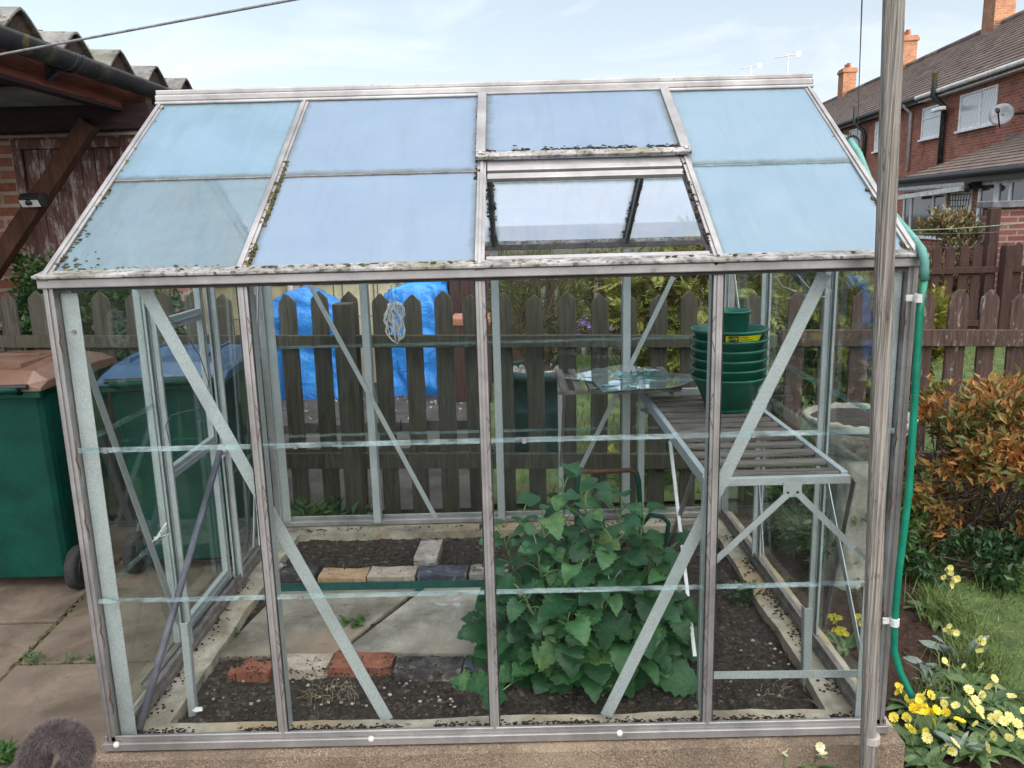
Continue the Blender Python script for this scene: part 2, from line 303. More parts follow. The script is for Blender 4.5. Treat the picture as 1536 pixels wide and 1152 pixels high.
# ---------------------------------------------------------------- mesh helpers
def wloc(o):
    l = V((0,0,0))
    while o: l += o.location; o = o.parent
    return l
class MB:
    def __init__(s): s.v = []; s.f = []; s.mi = []; s.cur = 0
    def add(s, vs, fs):
        k = len(s.v); s.v += [tuple(p) for p in vs]
        s.f += [tuple(i+k for i in f) for f in fs]; s.mi += [s.cur]*len(fs); return s
    def box(s, a, b):
        x0,y0,z0 = (min(a[i],b[i]) for i in range(3)); x1,y1,z1 = (max(a[i],b[i]) for i in range(3))
        return s.add([(x0,y0,z0),(x1,y0,z0),(x1,y1,z0),(x0,y1,z0),(x0,y0,z1),(x1,y0,z1),(x1,y1,z1),(x0,y1,z1)],
                     [(0,3,2,1),(4,5,6,7),(0,1,5,4),(1,2,6,5),(2,3,7,6),(3,0,4,7)])
    def bar(s, p, q, w, h, up=(0,0,1), seg=1, jit=0.):
        """rectangular bar from p to q: w across, h along up"""
        p, q, up = V(p), V(q), V(up); d = (q-p).normalized(); sd = d.cross(up)
        if sd.length < 1e-5: sd = d.cross(V((1,0,0)))
        sd.normalize(); up = sd.cross(d).normalized(); vs = []; fs = []
        for i in range(seg+1):
            c = p.lerp(q, i/seg)
            if jit: c = c + V((random.uniform(-jit,jit), random.uniform(-jit,jit), random.uniform(-jit,jit)))
            for a, b in ((-1,-1),(1,-1),(1,1),(-1,1)): vs.append(c + sd*(a*w/2) + up*(b*h/2))
        for i in range(seg):
            o = i*4
            for k in range(4): fs.append((o+k, o+(k+1)%4, o+4+(k+1)%4, o+4+k))
        fs.append((3,2,1,0)); o = seg*4; fs.append((o,o+1,o+2,o+3))
        return s.add(vs, fs)
    def tube(s, pts, r, n=8, cap=True):
        pts = [V(p) for p in pts]; rs = r if isinstance(r, (list, tuple)) else [r]*len(pts)
        vs = []; fs = []; prev = None
        for i, p in enumerate(pts):
            d = (pts[min(i+1, len(pts)-1)] - pts[max(i-1, 0)]).normalized()
            if prev is None:
                a = d.cross(V((0,0,1)));
                if a.length < 1e-3: a = d.cross(V((1,0,0)))
            else: a = prev - d*prev.dot(d)
            a.normalize(); prev = a; b = d.cross(a)
            for k in range(n):
                t = 2*PI*k/n; vs.append(p + (a*math.cos(t) + b*math.sin(t))*rs[i])
        for i in range(len(pts)-1):
            for k in range(n): fs.append((i*n+k, i*n+(k+1)%n, (i+1)*n+(k+1)%n, (i+1)*n+k))
        if cap: fs.append(tuple(range(n-1, -1, -1))); o = (len(pts)-1)*n; fs.append(tuple(range(o, o+n)))
        return s.add(vs, fs)
    def lathe(s, prof, c=(0,0,0), n=32, sq=None):
        """prof: (radius, height) list; closed by caps when radius 0 is not reached"""
        vs = []; fs = []
        for r, z in prof:
            for k in range(n):
                t = 2*PI*k/n; vs.append((c[0]+r*math.cos(t), c[1]+r*math.sin(t), c[2]+z))
        for i in range(len(prof)-1):
            for k in range(n): fs.append((i*n+k, i*n+(k+1)%n, (i+1)*n+(k+1)%n, (i+1)*n+k))
        fs.append(tuple(range(n-1,-1,-1))); o = (len(prof)-1)*n; fs.append(tuple(range(o, o+n)))
        return s.add(vs, fs)
    def prism(s, poly, off):
        """planar polygon extruded by vector off"""
        n = len(poly); off = V(off); vs = [V(p) for p in poly] + [V(p)+off for p in poly]
        return s.add(vs, [tuple(range(n-1,-1,-1)), tuple(range(n, 2*n))] + [(k, (k+1)%n, n+(k+1)%n, n+k) for k in range(n)])
    def lump(s, c, r, n=5, sq=(1,1,1)):
        """small irregular clod"""
        c = V(c); vs = []; fs = []; m = 4
        ph = random.random()*9
        vs.append(c+V((0,0,-r*sq[2])))
        for i in range(1, m):
            t = -PI/2+PI*i/m
            for k in range(n):
                a = 2*PI*k/n+ph; rr = r*random.uniform(.7, 1.25)
                vs.append(c+V((rr*math.cos(t)*math.cos(a)*sq[0], rr*math.cos(t)*math.sin(a)*sq[1], rr*math.sin(t)*sq[2])))
        vs.append(c+V((0,0,r*sq[2]))); L = len(vs)-1
        for k in range(n): fs.append((0, 1+(k+1)%n, 1+k)); fs.append((L, L-n+k, L-n+(k+1)%n))
        for i in range(m-2):
            for k in range(n): fs.append((1+i*n+k, 1+i*n+(k+1)%n, 1+(i+1)*n+(k+1)%n, 1+(i+1)*n+k))
        return s.add(vs, fs)
    def clumps(s, mat, parent, per, name='moss'):
        """a few lumps become single clumps, many become one growth"""
        n = len(s.v)//per
        if n > 34: return s.build(name, mat, parent)
        for k in range(n):
            q = MB(); q.v = s.v[k*per:(k+1)*per]; q.f = [tuple(i-k*per for i in f) for f in s.f if k*per <= f[0] < (k+1)*per]; q.build('moss_clump', mat, parent)
    def build(s, name, mat, parent=None, smooth=False, bevel=0., local=False, jitter=0., subdiv=0, solid=0., bseg=2):
        me = bpy.data.meshes.new(name)
        off = V((0,0,0)) if (local or parent is None) else wloc(parent)
        vs = np.array([tuple(p) for p in s.v], dtype=float).reshape(-1, 3) - np.array(off)
        o_loc = V((0,0,0))
        if parent is None and not local:
            lo, hi = vs.min(0), vs.max(0); o_loc = V(((lo[0]+hi[0])/2, (lo[1]+hi[1])/2, lo[2])); vs = vs - np.array(o_loc)
        me.from_pydata(vs.tolist(), [], s.f)
        mats = mat if isinstance(mat, (list, tuple)) else [mat]
        for m in mats: me.materials.append(m)
        if len(mats) > 1: me.polygons.foreach_set('material_index', s.mi)
        if smooth: me.polygons.foreach_set('use_smooth', [True]*len(me.polygons))
        me.update()
        o = bpy.data.objects.new(name, me); COL.objects.link(o); o.location = o_loc
        if parent: o.parent = parent
        if bevel:
            b = o.modifiers.new('edge', 'BEVEL'); b.width = bevel; b.segments = bseg; b.limit_method = 'ANGLE'; b.angle_limit = .7
        return o
def tag(o, label=None, cat=None, group=None, kind=None):
    if label: o['label'] = label
    if cat: o['category'] = cat
    if group: o['group'] = group
    if kind: o['kind'] = kind
    return o
def thing(name, label, cat, loc=(0,0,0), group=None, rotz=0.):
    o = bpy.data.objects.new(name, None); COL.objects.link(o); o.location = loc; o.rotation_euler = (0,0,rotz)
    o.empty_display_size = .1
    return tag(o, label, cat, group)
def dup(root, loc, label=None, group=None, rotz=0., scale=1.):
    def rec(o, par):
        c = o.copy(); COL.objects.link(c)
        if par: c.parent = par
        for ch in o.children: rec(ch, c)
        return c
    r = rec(root, None); r.location = loc; r.rotation_euler = (0,0,rotz); r.scale = (scale,)*3
    if label: r['label'] = label
    if group: r['group'] = group
    return r
def rnd(a, b): return random.uniform(a, b)
def rdir():
    while True:
        d = V((rnd(-1,1), rnd(-1,1), rnd(-1,1)))
        if .05 < d.length < 1: return d.normalized()
# ------------------------------------------------ leaves
def leaf2(mb, p, d, nrm, L, W, fold=.25):
    """small folded lozenge leaf"""
    d = V(d).normalized(); nrm = V(nrm); sd = d.cross(nrm)
    if sd.length < 1e-3: sd = d.orthogonal()
    sd.normalize(); up = sd.cross(d); p = V(p); m = p + d*(L*.45)
    k = up*(W*fold)
    mb.add([p, m+sd*(W/2)+k, p+d*L-up*(L*.1), m-sd*(W/2)+k], [(0,1,2),(0,2,3)])
def leafbig(mb, p, d, nrm, L, W, droop=.3, teeth=True, n=10, heart=.25):
    """broad toothed leaf with a midrib fold, drooping towards the tip"""
    d = V(d).normalized(); sd = d.cross(V(nrm))
    if sd.length < 1e-3: sd = d.orthogonal()
    sd.normalize(); up = sd.cross(d).normalized(); p = V(p); vs = []; fs = []
    wav = rnd(.03,.09)*L; ph = rnd(0,6)
    for i in range(n+1):
        t = i/n
        c = p + d*(L*(t - .25*droop*t*t)) - up*(L*droop*t*t*.75)
        w = W/2*max(0., math.sin(PI*(t*.86+.14)**.8))**.75 if t < 1 else 0
        if i == 0: w = W*.22
        if teeth and 0 < i < n: w *= 1.13 if i % 2 else .88
        back = -d*(heart*W*.35*(1-t)**4)
        rip = wav*math.sin(ph+t*7)
        vs += [c + sd*w + up*(w*.24+rip) + back, c, c - sd*w + up*(w*.24-rip) + back]
    for i in range(n):
        o = i*3; fs += [(o, o+1, o+4, o+3), (o+1, o+2, o+5, o+4)]
    mb.add(vs, fs)
def bend(p, q, sag=.0, n=6, side=0.):
    p, q = V(p), V(q); out = []
    s = (q-p).cross(V((0,0,1))); s = s.normalized() if s.length > 1e-4 else V((1,0,0))
    for i in range(n+1):
        t = i/n; out.append(p.lerp(q, t) + V((0,0,1))*(sag*4*t*(1-t)) + s*(side*4*t*(1-t)))
    return out
def shrub(name, label, cat, base, cen, rad, clumps, per, L, W, mat, stem_mat, stems=10, csize=.12, group=None, upb=.3, stem_r=.008, shape=1.0, gap=.0, spray=False, fold=.25, leafname='foliage'):
    root = thing(name, label, cat, base, group)
    st = MB(); fo = MB(); base, cen = V(base), V(cen)
    tips = []
    for i in range(clumps):
        for _ in range(50):
            d = rdir(); r = rnd(.35, 1.)**.45
            p = cen + V((d.x*rad[0], d.y*rad[1], d.z*rad[2]))*r
            if p.z > base.z+.02 and mnoise.noise(p*(2.2/max(rad)))+.45 > gap: break
        tips.append((p, d))
    for i, (p, d) in enumerate(tips):
        if i < stems:
            q = bend(base+V((rnd(-.06,.06)*rad[0]*4, rnd(-.06,.06)*rad[1]*4, 0)), p, rnd(-.03,.06), 5, rnd(-.05,.05))
            st.tube(q, [stem_r*(1-.14*k) for k in range(6)], 5)
        elif i % 3 == 0:
            j = random.randrange(stems); b = cen.lerp(base, .35)
            st.tube(bend(b.lerp(tips[j][0], .4), p, rnd(-.02,.03), 3), [stem_r*.55, stem_r*.45, stem_r*.35, stem_r*.25], 4)
        for k in range(per):
            o = p + V((rnd(-1,1), rnd(-1,1), rnd(-1,1)))*csize*rnd(.3, 1)
            ld = (d*.8 + rdir()*.9 + V((0,0,upb))).normalized()
            nn = (V((0,0,1))*.8 + rdir()*.7 + d*.5).normalized()
            s = rnd(.6, 1.25)
            if spray:
                # flat feathery spray: axis with paired leaflets
                ax = ld*L*s; sd = ax.cross(nn).normalized()
                for m in range(6):
                    t = m/6; a = o + ax*t - V((0,0,1))*(L*s*.25*t*t)
                    for sg in (-1, 1):
                        leaf2(fo, a, ax.normalized()*.75+sd*sg*.7, nn, L*s*.5*(1-.6*t), W*s, .1)
                leaf2(fo, o+ax*.8, ax, nn, L*s*.4, W*s, .1)
            else: leaf2(fo, o, ld, nn, L*s, W*s, fold)
    st.build('stems', stem_mat, root); fo.build(leafname, mat, root)
    return root
def rosette(mb, c, n, L, W, lift=.5, mat=None, big=True, teeth=False):
    for k in range(n):
        a = 2*PI*k/n*1.618*1.7 + rnd(-.3,.3); e = rnd(lift*.4, lift)
        d = V((math.cos(a)*math.cos(e), math.sin(a)*math.cos(e), math.sin(e)))
        s = rnd(.65,1.1)
        if big: leafbig(mb, V(c)+V((rnd(-.01,.01),rnd(-.01,.01),0)), d, V((0,0,1))-d*.3, L*s, W*s, rnd(.35,.7), teeth, 7, 0.)
        else: leaf2(mb, V(c)+d*.01, d, V((0,0,1)), L*s, W*s)
def grass_mb(pts, h, w=.004, lean=.5):
    mb = MB()
    for p in pts:
        a = rnd(0, 2*PI); hh = h*rnd(.5, 1.3); l = V((math.cos(a), math.sin(a), 0))*hh*rnd(.1, lean)*1.2
        b = rnd(0, 2*PI); s = V((math.cos(b), math.sin(b), 0))*w*rnd(.6,1.3)
        p = V(p); m = p + l*.35 + V((0,0,hh*.6)); t = p + l + V((0,0,hh*rnd(.75,1)))
        mb.add([p-s, p+s, m+s*.7, m-s*.7, t], [(0,1,2,3),(3,2,4)])
    return mb
SKYC = (4.6, 5.0, 5.6); GLOW = (6.1, 5.95, 5.85); EXPO = 1.25; STR_LO = .094; STR_HI = .36
# ================================================================ GREENHOUSE
a_, b_ = .5165, .62
BX = [0., a_, a_+b_, a_+2*b_, 2*a_+2*b_]; GW = BX[4]; GD = 1.738; ZE = 1.338; ZR = 1.905; YR = GD/2
SL = (ZR-1.356)/YR
def rz(y): return 1.356 + SL*(y if y <= YR else GD-y)      # height of the roof glass plane
M = MT
GH = thing('greenhouse', 'old aluminium greenhouse with whitened roof panes and one missing roof pane', 'greenhouse', (GW/2, GD/2, 0))
# sills
for nm, y0, y1 in (('front', -.026, .022), ('back', GD-.022, GD+.026)):
    mb = MB(); mb.box((-.008, y0, -.026), (GW+.008, y1, -.002)); mb.box((-.006, y0+.010, -.002), (GW+.006, y0+.017, .016)) if nm == 'front' else mb.box((-.006, y1-.017, -.002), (GW+.006, y1-.010, .016))
    s = mb.build('sill', M['alu'], GH, bevel=.002)
    if nm == 'front':
        for bxp in (.03, .775, 1.50):
            b = MB(); b.lathe([(.006,-.006),(.0095,-.006),(.0095,0),(.007,.005),(0.001,.006)], (0,0,0), 12)
            b.v = [(bxp+x, -.026-z+.001, -.006+y) for x, y, z in b.v]; b.build('bolt', M['offwhite'], s, smooth=True)
for x0, x1 in ((-.004, .040), (GW-.040, GW+.004)):
    mb = MB(); mb.box((x0, .024, -.028), (x1, GD-.024, -.004)); xi = x1-.012 if x0 < 1 else x0+.006
    mb.box((xi, .024, -.004), (xi+.006, GD-.024, .02)); mb.build('sill', M['alu_dark'], GH, bevel=.002)
# moss along the inner front sill
mb = MB()
for i in range(1500):
    x = rnd(.05, GW-.05)
    if mnoise.noise(V((x*5, 0, 0))) > -.25: mb.lump((x, .026+abs(random.gauss(0,.008)), rnd(-.012, .001)), rnd(.0012, .0042), 5, (1.5,1,.6))
mb.build('moss', M['moss_and_shade'], GH)
# glazing bars of front and back walls
def clip(mb, x, y, z, sgn):
    pts = [(x, y, z), (x+sgn*.010, y-.004, z-.022), (x+sgn*.004, y-.006, z-.034), (x+sgn*.013, y-.005, z-.05), (x+sgn*.006, y-.004, z-.075), (x-sgn*.001, y, z-.098)]
    mb.tube(pts, .0008, 5)
for i in (1, 2, 3):
    x = BX[i]; z1 = ZE-.023
    mb = MB(); mb.box((x-.013, -.012, -.001), (x+.013, -.006, z1)); mb.box((x-.0045, -.0175, -.001), (x+.0045, -.012, z1))
    bar = mb.build('glazing_bar', M['alu'], GH, bevel=.0012)
    mb = MB(); mb.box((x-.0165, -.0105, -.0005), (x-.0132, -.0062, z1)); mb.box((x+.0132, -.0105, -.0005), (x+.0165, -.0062, z1)); mb.build('bar_shadow_strip', M['rubber_and_shadow'], bar)  # black strips stand in for the shadow lines beside the cap
    mb = MB(); mb.box((x-.0075, .006, -.001), (x+.0075, .062, z1)); mb.build('web', M['galv'], bar, bevel=.001)
    sg = -1 if i == 3 else 1
    for z in (1.235, .98, .76, .60, .36, .20): mb = MB(); clip(mb, x+sg*.006, -.0135, z+rnd(-.03,.03), sg); mb.build('glazing_clip', M['rust'], bar)
    yb = GD
    mb = MB(); mb.box((x-.013, yb+.006, -.001), (x+.013, yb+.012, z1)); mb.box((x-.0045, yb+.012, -.001), (x+.0045, yb+.0175, z1))
    bar = mb.build('glazing_bar', M['alu'], GH)
    mb = MB(); mb.box((x-.018, yb-.062, -.001), (x+.018, yb-.004, z1)); mb.build('web', M['galv'], bar, bevel=.002)
# corner posts
for x, sg in ((0, 1), (GW, -1)):
    for y, sy in ((0, 1), (GD, -1)):
        mb = MB(); mb.box((x, y-sy*.016, -.001), (x+sg*.026, y+sy*.026, ZE-.014)); mb.box((x+sg*.007, y-sy*.021, -.001), (x+sg*.015, y-sy*.016, ZE-.014))
        c = mb.build('corner_post', M['alu'], GH, bevel=.0015)
        mb = MB(); mb.box((x+sg*.028, y+sy*.012, -.001), (x+sg*.074, y+sy*.0155, ZE-.03)); mb.box((x+sg*.028, y+sy*.0157, -.001), (x+sg*.0325, y+sy*.034, ZE-.03))
        mb.build('corner_angle', M['galv'], c, bevel=.001)
        if sy > 0:
            for z in (1.18, .86, .68, .35, .14):
                mb = MB(); mb.tube([(x+sg*.027, y-.010, z+.05), (x+sg*.029, y-.014, z+.02), (x+sg*.026, y-.0165, z), (x+sg*.030, y-.012, z-.03), (x+sg*.027, y-.010, z-.055)], [.0006,.0014,.0022,.0013,.0005], 6)
                mb.build('rust_streak', M['rust'], c)
            mb = MB(); mb.tube([(x+sg*.052, y+.012, 1.205), (x+sg*.052, y+.008, 1.205)], .006, 10); mb.build('bolt', M['alu_dark'], c)
# eaves
for y, sy in ((0, 1), (GD, -1)):
    mb = MB(); mb.box((-.006, y-sy*.030, ZE-.0145), (GW+.006, y+sy*.03, ZE+.010)); e = mb.build('eave_beam', M['alu_dark' if sy < 0 else 'alu'], GH, bevel=.003)
    if sy > 0: mb = MB(); mb.box((.03, -.022, ZE-.0225), (GW-.03, .010, ZE-.0148)); mb.build('eave_shadow_strip', M['rubber_and_shadow'], e)  # black strip stands in for the shadow line under the eave
    mb = MB()
    mb.prism([(-.010, y-sy*.044, ZE+.0105), (-.010, y-sy*.044, ZE+.019), (-.010, y+sy*.012, ZE+.030), (-.010, y+sy*.03, ZE+.0105)], (GW+.02, 0, 0))
    mb.build('eave_lip', M['alu_lichen'], e, bevel=.002)
    mb = MB()
    for i in range(300):
        x = rnd(.0, GW); dens = 1 if .5 < x < 1.1 else .35
        if rnd(0,1) < dens: mb.lump((x, y-sy*rnd(-.006,.03), ZE+.021+(.006 if rnd(0,1) < .4 else 0)), rnd(.0015,.0055), 5, (1.6,1,.6))
    mb.build('moss', M['moss'], e)
# ridge
mb = MB()
for y0, y1, z0, z1 in ((YR-.030, YR+.030, ZR+.016, ZR+.034), (YR-.040, YR+.040, ZR-.006, ZR+.016), (YR-.047, YR+.047, ZR-.018, ZR-.006)): mb.box((-.008, y0, z0), (GW+.008, y1, z1))
mb.build('ridge_beam', M['alu'], GH, bevel=.004)
# roof bars and rafters
for i in range(5):
    for side in (0, 1):
        x = BX[i] + (.012 if i == 0 else -.012 if i == 4 else 0)
        y0, y1 = (-.028, YR-.044) if side == 0 else (GD+.028, YR+.044)
        nrm = V((0, -SL if side == 0 else SL, 1)).normalized()
        P0, P1 = V((x, y0, rz(y0) if side == 0 else rz(GD-y0))), V((x, y1, rz(y1)))
        mb = MB(); mb.bar(P0+nrm*.008, P1+nrm*.008, .026, .006, nrm); mb.bar(P0+nrm*.0135, P1+nrm*.0135, .009, .005, nrm)
        bar = mb.build('rafter' if i in (0, 4) else 'roof_bar', M['alu'], GH, bevel=.001)
        q = .62 if (i in (1,2,3)) else 1
        mb = MB(); mb.bar(P0-nrm*.022+V((0,0.06 if side==0 else -.06,.035)), P1-nrm*.022, .015, .036, nrm); mb.build('web', M['galv'] if i in (0,4) else M['alu_dark'], bar)
        # moss along the bar
        if i in (1, 2, 3) or (side == 0 and i == 4) or i == 0:
            mb = MB(); cnt = {1: 420, 2: 420, 3: 200, 4: 70, 0: 60}[i] if side == 0 else 240
            for k in range(cnt):
                t = rnd(0, 1)
                if i == 1 and side == 0: t = rnd(0, .62)
                if i == 2 and side == 0: t = random.choice([rnd(.02,.1), rnd(.32,.5), rnd(.5,.97)])
                if i == 4: t = random.choice([rnd(.25,.34), rnd(.02,.08), rnd(.6,.66)])
                if mnoise.noise(V((t*9, i*3.3, side))) < -.12: continue
                sg = {1: 1, 2: -1, 3: -1, 4: -1, 0: 1}[i]
                if side == 1: sg = random.choice([-1, 1])
                mb.lump(P0.lerp(P1, t)+nrm*rnd(.001,.009)+V((sg*rnd(.006, .02), 0, 0)), rnd(.0025, .007), 5)
            mb.clumps(M['moss_and_shade' if i in (2,3) or side else 'moss'], bar, 17)
# roof panes
SPLIT = .400
def roof_pane(i, y0, y1, mat, lift=.0, side=0, name='roof_pane'):
    x0, x1 = BX[i]+.004, BX[i+1]-.004
    if i == 0: x0 = .004
    if i == 3: x1 = GW-.004
    nrm = V((0, -SL if side == 0 else SL, 1)).normalized()
    Y = (lambda y: y) if side == 0 else (lambda y: GD-y)
    ps = [V((x0, Y(y0), rz(y0))), V((x1, Y(y0), rz(y0))), V((x1, Y(y1), rz(y1))), V((x0, Y(y1), rz(y1)))]
    ps = [p+nrm*lift for p in ps]
    if side: ps = ps[::-1]
    mb = MB(); mb.prism(ps, nrm*.003); return mb.build(name, mat, GH)
F_ = {0: ('frost_patchy', 'frost_worn'), 1: ('frost', 'frost'), 3: ('frost_green', 'frost_green')}
for i in (0, 1, 3):
    roof_pane(i, -.022, SPLIT+.012, M[F_[i][0]]); roof_pane(i, SPLIT, YR-.03, M[F_[i][1]], .0042)
    nrm = V((0,-SL,1)).normalized(); y = SPLIT-.003
    mb = MB(); mb.bar(V((BX[i]+.016, y, rz(y)))+nrm*.005, V((BX[i+1]-.016, y, rz(y)))+nrm*.005, .005, .004, nrm)
    for k in range(60): x = rnd(BX[i]+.02, BX[i+1]-.02); mb.lump(V((x, y-rnd(0,.006), rz(y)))+nrm*.005, rnd(.001,.003), 4)
    mb.build('overlap_strip', M['alu_dark'] if i < 3 else M['algae'], GH)
for i in range(4):
    roof_pane(i, -.022, SPLIT+.012, M['frost_back'], 0, 1); roof_pane(i, SPLIT, YR-.03, M['frost_back'], .0042, 1)
# dirt and moss gathered at the foot of the end pane
mb = MB(); nrm = V((0,-SL,1)).normalized()
for k in range(260):
    if rnd(0,1) < .45: x = rnd(.02, a_-.02); y = rnd(-.008, .018)*1.2
    else: y = abs(random.gauss(0,.13)); x = .012+abs(random.gauss(0,.018))*(1 if y > .1 else 2.2)
    if mnoise.noise(V((x*14, y*14, 2))) < -.1: continue
    mb.lump(V((x, y, rz(y)))+nrm*.004, rnd(.0015, .005), 5, (1.4,1,.5))
mb.build('moss', M['moss'], GH)
# roof vent over the third bay (framed, closed) and the open hole under it
vy0, vy1 = .462, YR-.038; x0, x1 = BX[2]-.004, BX[3]+.004
def rp(x, y, l=0.): return V((x, y, rz(y))) + nrm*l
VT = MB(); VT.bar(rp(x0, vy0, .026), rp(x0, vy1, .020), .030, .012, nrm); VT.bar(rp(x1, vy0, .026), rp(x1, vy1, .020), .030, .012, nrm)
VT.bar(rp(x0+.0155, vy1-.008, .0205), rp(x1-.0155, vy1-.008, .0205), .016, .011, nrm)
vent = VT.build('roof_vent', M['alu'], GH, bevel=.0015)
mb = MB(); mb.bar(rp(x0-.014, vy0-.016, .026), rp(x1+.014, vy0-.016, .026), .030, .012, nrm); mb.build('vent_rail', M['alu_lichen'], vent, bevel=.002)
mb = MB()
for k in range(330):
    x = rnd(x0+.02, x1-.02)
    if mnoise.noise(V((x*12, 3, 0))) > -.1: mb.lump(rp(x, vy0-.003+abs(random.gauss(0,.007)), .032), rnd(.0015,.0045), 5, (1.6,1,.5))
mb.build('moss', M['moss_and_shade'], vent)
mb = MB(); mb.prism([rp(x0+.012, vy0-.006, .022), rp(x1-.012, vy0-.006, .022), rp(x1-.012, vy1, .0165), rp(x0+.012, vy1, .0165)], nrm*.003)
mb.build('vent_pane', M['frost'], vent)
for xx in (x0, x1):
    b = MB(); b.tube([rp(xx, vy0-.012, .032), rp(xx, vy0-.012, .036)], .006, 10); b.build('bolt', M['galv'], vent)
mb = MB(); mb.bar(rp(x0+.02, .430, .008), rp(x1-.02, .430, .008), .046, .006, nrm); mb.bar(rp(x0+.02, .402, .004), rp(x1-.02, .402, .004), .022, .016, nrm); mb.bar(rp(x0+.02, .372, .0), rp(x1-.02, .372, .0), .030, .014, nrm); mb.build('vent_sill', M['alu'], GH, bevel=.002)
mb = MB(); mb.bar(rp(x0+.02, .020, -.004), rp(x1-.02, .020, -.004), .020, .012, nrm); mb.build('vent_sill', M['alu'], GH, bevel=.002)
# clump of dried insulation hanging by the back bar seen through the hole
mb = MB()
for k in range(40): mb.lump((BX[3]+rnd(-.02,.03), 1.02+rnd(-.05,.05), rz(1.02)-.03+rnd(-.04,.02)), rnd(.006,.016), 6)
mb.build('debris', M['moss_and_shade'], GH)
# front and back wall panes, three courses
ZC = [.004, .436, .880, ZE-.012]
for y, sy, mat in ((0., -1, 'glass'), (GD, 1, 'glass')):
    for i in range(4):
        for k in range(3):
            z0, z1 = ZC[k], ZC[k+1]+(.011 if k < 2 else 0); yy = y + sy*(.0042*k)
            xa, xb = BX[i]+(.003 if i else .001), BX[i+1]-.003
            mb = MB(); mb.box((xa, yy-.0015, z0), (xb, yy+.0015, z1)); mb.build('window_pane', M[mat], GH)
        for k in (1, 2):
            z = ZC[k]; yy = y + sy*(.0042*k+.0022); mb = MB()
            mb.box((BX[i]+.014, yy-.0006, z), (BX[i+1]-.014, yy+.0006, z+.0105))
            mb.box((BX[i]+.014, yy+sy*.0008-.0004, z-.0035), (BX[i+1]-.014, yy+sy*.0008+.0004, z+.0005))
            st = mb.build('overlap_strip', M['algae'], GH)
            if sy < 0:
                c = MB(); sx_ = BX[i]+.06 if i < 2 else BX[i+1]-.1
                for xx in ((BX[i]+.08+.3*(i%2)*0, BX[i+1]-.09) if k == 1 else (BX[i]+.10,)): c.box((xx, yy-.004, z-.006), (xx+.010, yy-.0012, z+.006))
                c.build('glass_clip', M['alu_dark'], st)
# diagonal braces (flat galvanised strips)
def brace(p, q, w=.036, up=(0,1,0), mat='galv', t=.003):
    mb = MB(); mb.bar(p, q, w, t, up); o = mb.build('brace', M[mat], GH); return o
brace((.222,.066,1.318), (.809,.066,-.005)); brace((2.061,.066,1.305), (1.471,.066,-.008))
brace((.270,1.672,1.19), (.811,1.672,.016), .022); brace((1.972,1.672,1.182), (1.531,1.672,.259), .022)
brace((.030,.05,1.217), (.030,.455,.13), .030, (1,0,0)); brace((GW-.03,.43,.597), (GW-.03,.10,.16), .026, (1,0,0))
brace((GW-.02,.243,.659), (GW-.02,.41,.078), .026, (1,0,0), 'alu_dark'); brace((GW-.03,1.239,.62), (GW-.03,1.048,.062), .020, (1,0,0))
brace((.028,1.68,1.2), (.028,1.28,.05), .022, (1,0,0)); brace((GW-.03,1.66,1.25), (GW-.03,1.30,.66), .022, (1,0,0))
# gable ends: uprights, panes, sliding door on the left
def gable(x, sg, ys):
    for y in ys:
        top = rz(y)-.02
        mb = MB(); mb.box((x-sg*.012, y-.013, -.001), (x-sg*.004, y+.013, top)); mb.box((x+sg*.006, y-.006, .001), (x+sg*.024, y+.006, top)); mb.box((x+sg*.004, y-.012, .001), (x+sg*.006, y+.012, top))
        mb.build('gable_post', M['galv'], GH, bevel=.001)
    yy = [0.02] + list(ys) + [GD-.02]
    for i in range(len(yy)-1):
        if sg > 0 and i == 1: continue
        for k in range(3):
            z0, z1 = ZC[k], ZC[k+1]+(.011 if k < 2 else -.01); xx = x - sg*.0042*k
            mb = MB(); mb.box((xx-.0015, yy[i]+.004, z0), (xx+.0015, yy[i+1]-.004, z1)); mb.build('window_pane', M['glass_side'], GH)
        for k in (1, 2):
            z = ZC[k]; xx = x - sg*(.0042*k+.003); mb = MB(); mb.box((xx-.001, yy[i]+.016, z-.002), (xx+.001, yy[i+1]-.016, z+.014)); mb.build('overlap_strip', M['algae'], GH)
    ps = [(x-sg*.002, .02, ZE-.012), (x-sg*.002, GD-.02, ZE-.012), (x-sg*.002, GD-.02, rz(.02)-.012), (x-sg*.002, YR, ZR-.03), (x-sg*.002, .02, rz(.02)-.012)]
    mb = MB(); mb.prism(ps, (sg*.003, 0, 0)); mb.build('gable_pane', M['glass_side'], GH)
gable(.016, 1, (.535, 1.085)); gable(GW-.016, -1, (.505, 1.17))
mb = MB(); mb.box((-.048, .30, -.028), (-.008, GD-.03, -.018)); mb.box((-.048, .30, -.018), (-.044, GD-.03, -.004)); mb.box((-.014, .30, -.018), (-.010, GD-.03, -.004))
mb.build('door_track', M['alu_dark'], GH)
dx = -.022; dy0, dy1 = .545, 1.085
mb = MB()
for y in (dy0, dy1-.030): mb.box((dx-.012, y, .0), (dx+.012, y+.030, 1.52)); mb.box((dx+.012, y+.010, .0), (dx+.017, y+.020, 1.52))
door = mb.build('door', M['galv'], GH, bevel=.002)
for z in (.0, .585, 1.11, 1.47):
    mb = MB(); mb.box((dx-.012, dy0+.031, z), (dx+.010, dy1-.031, z+.045)); mb.box((dx+.010, dy0+.031, z+.018), (dx+.015, dy1-.031, z+.027)); mb.build('door_rail', M['galv'], door, bevel=.002)
for z0, z1 in ((.052, .583), (.637, 1.108), (1.162, 1.468)):
    mb = MB(); mb.box((dx-.002, dy0+.029, z0), (dx+.001, dy1-.029, z1)); mb.build('door_pane', M['glass_side'], door)
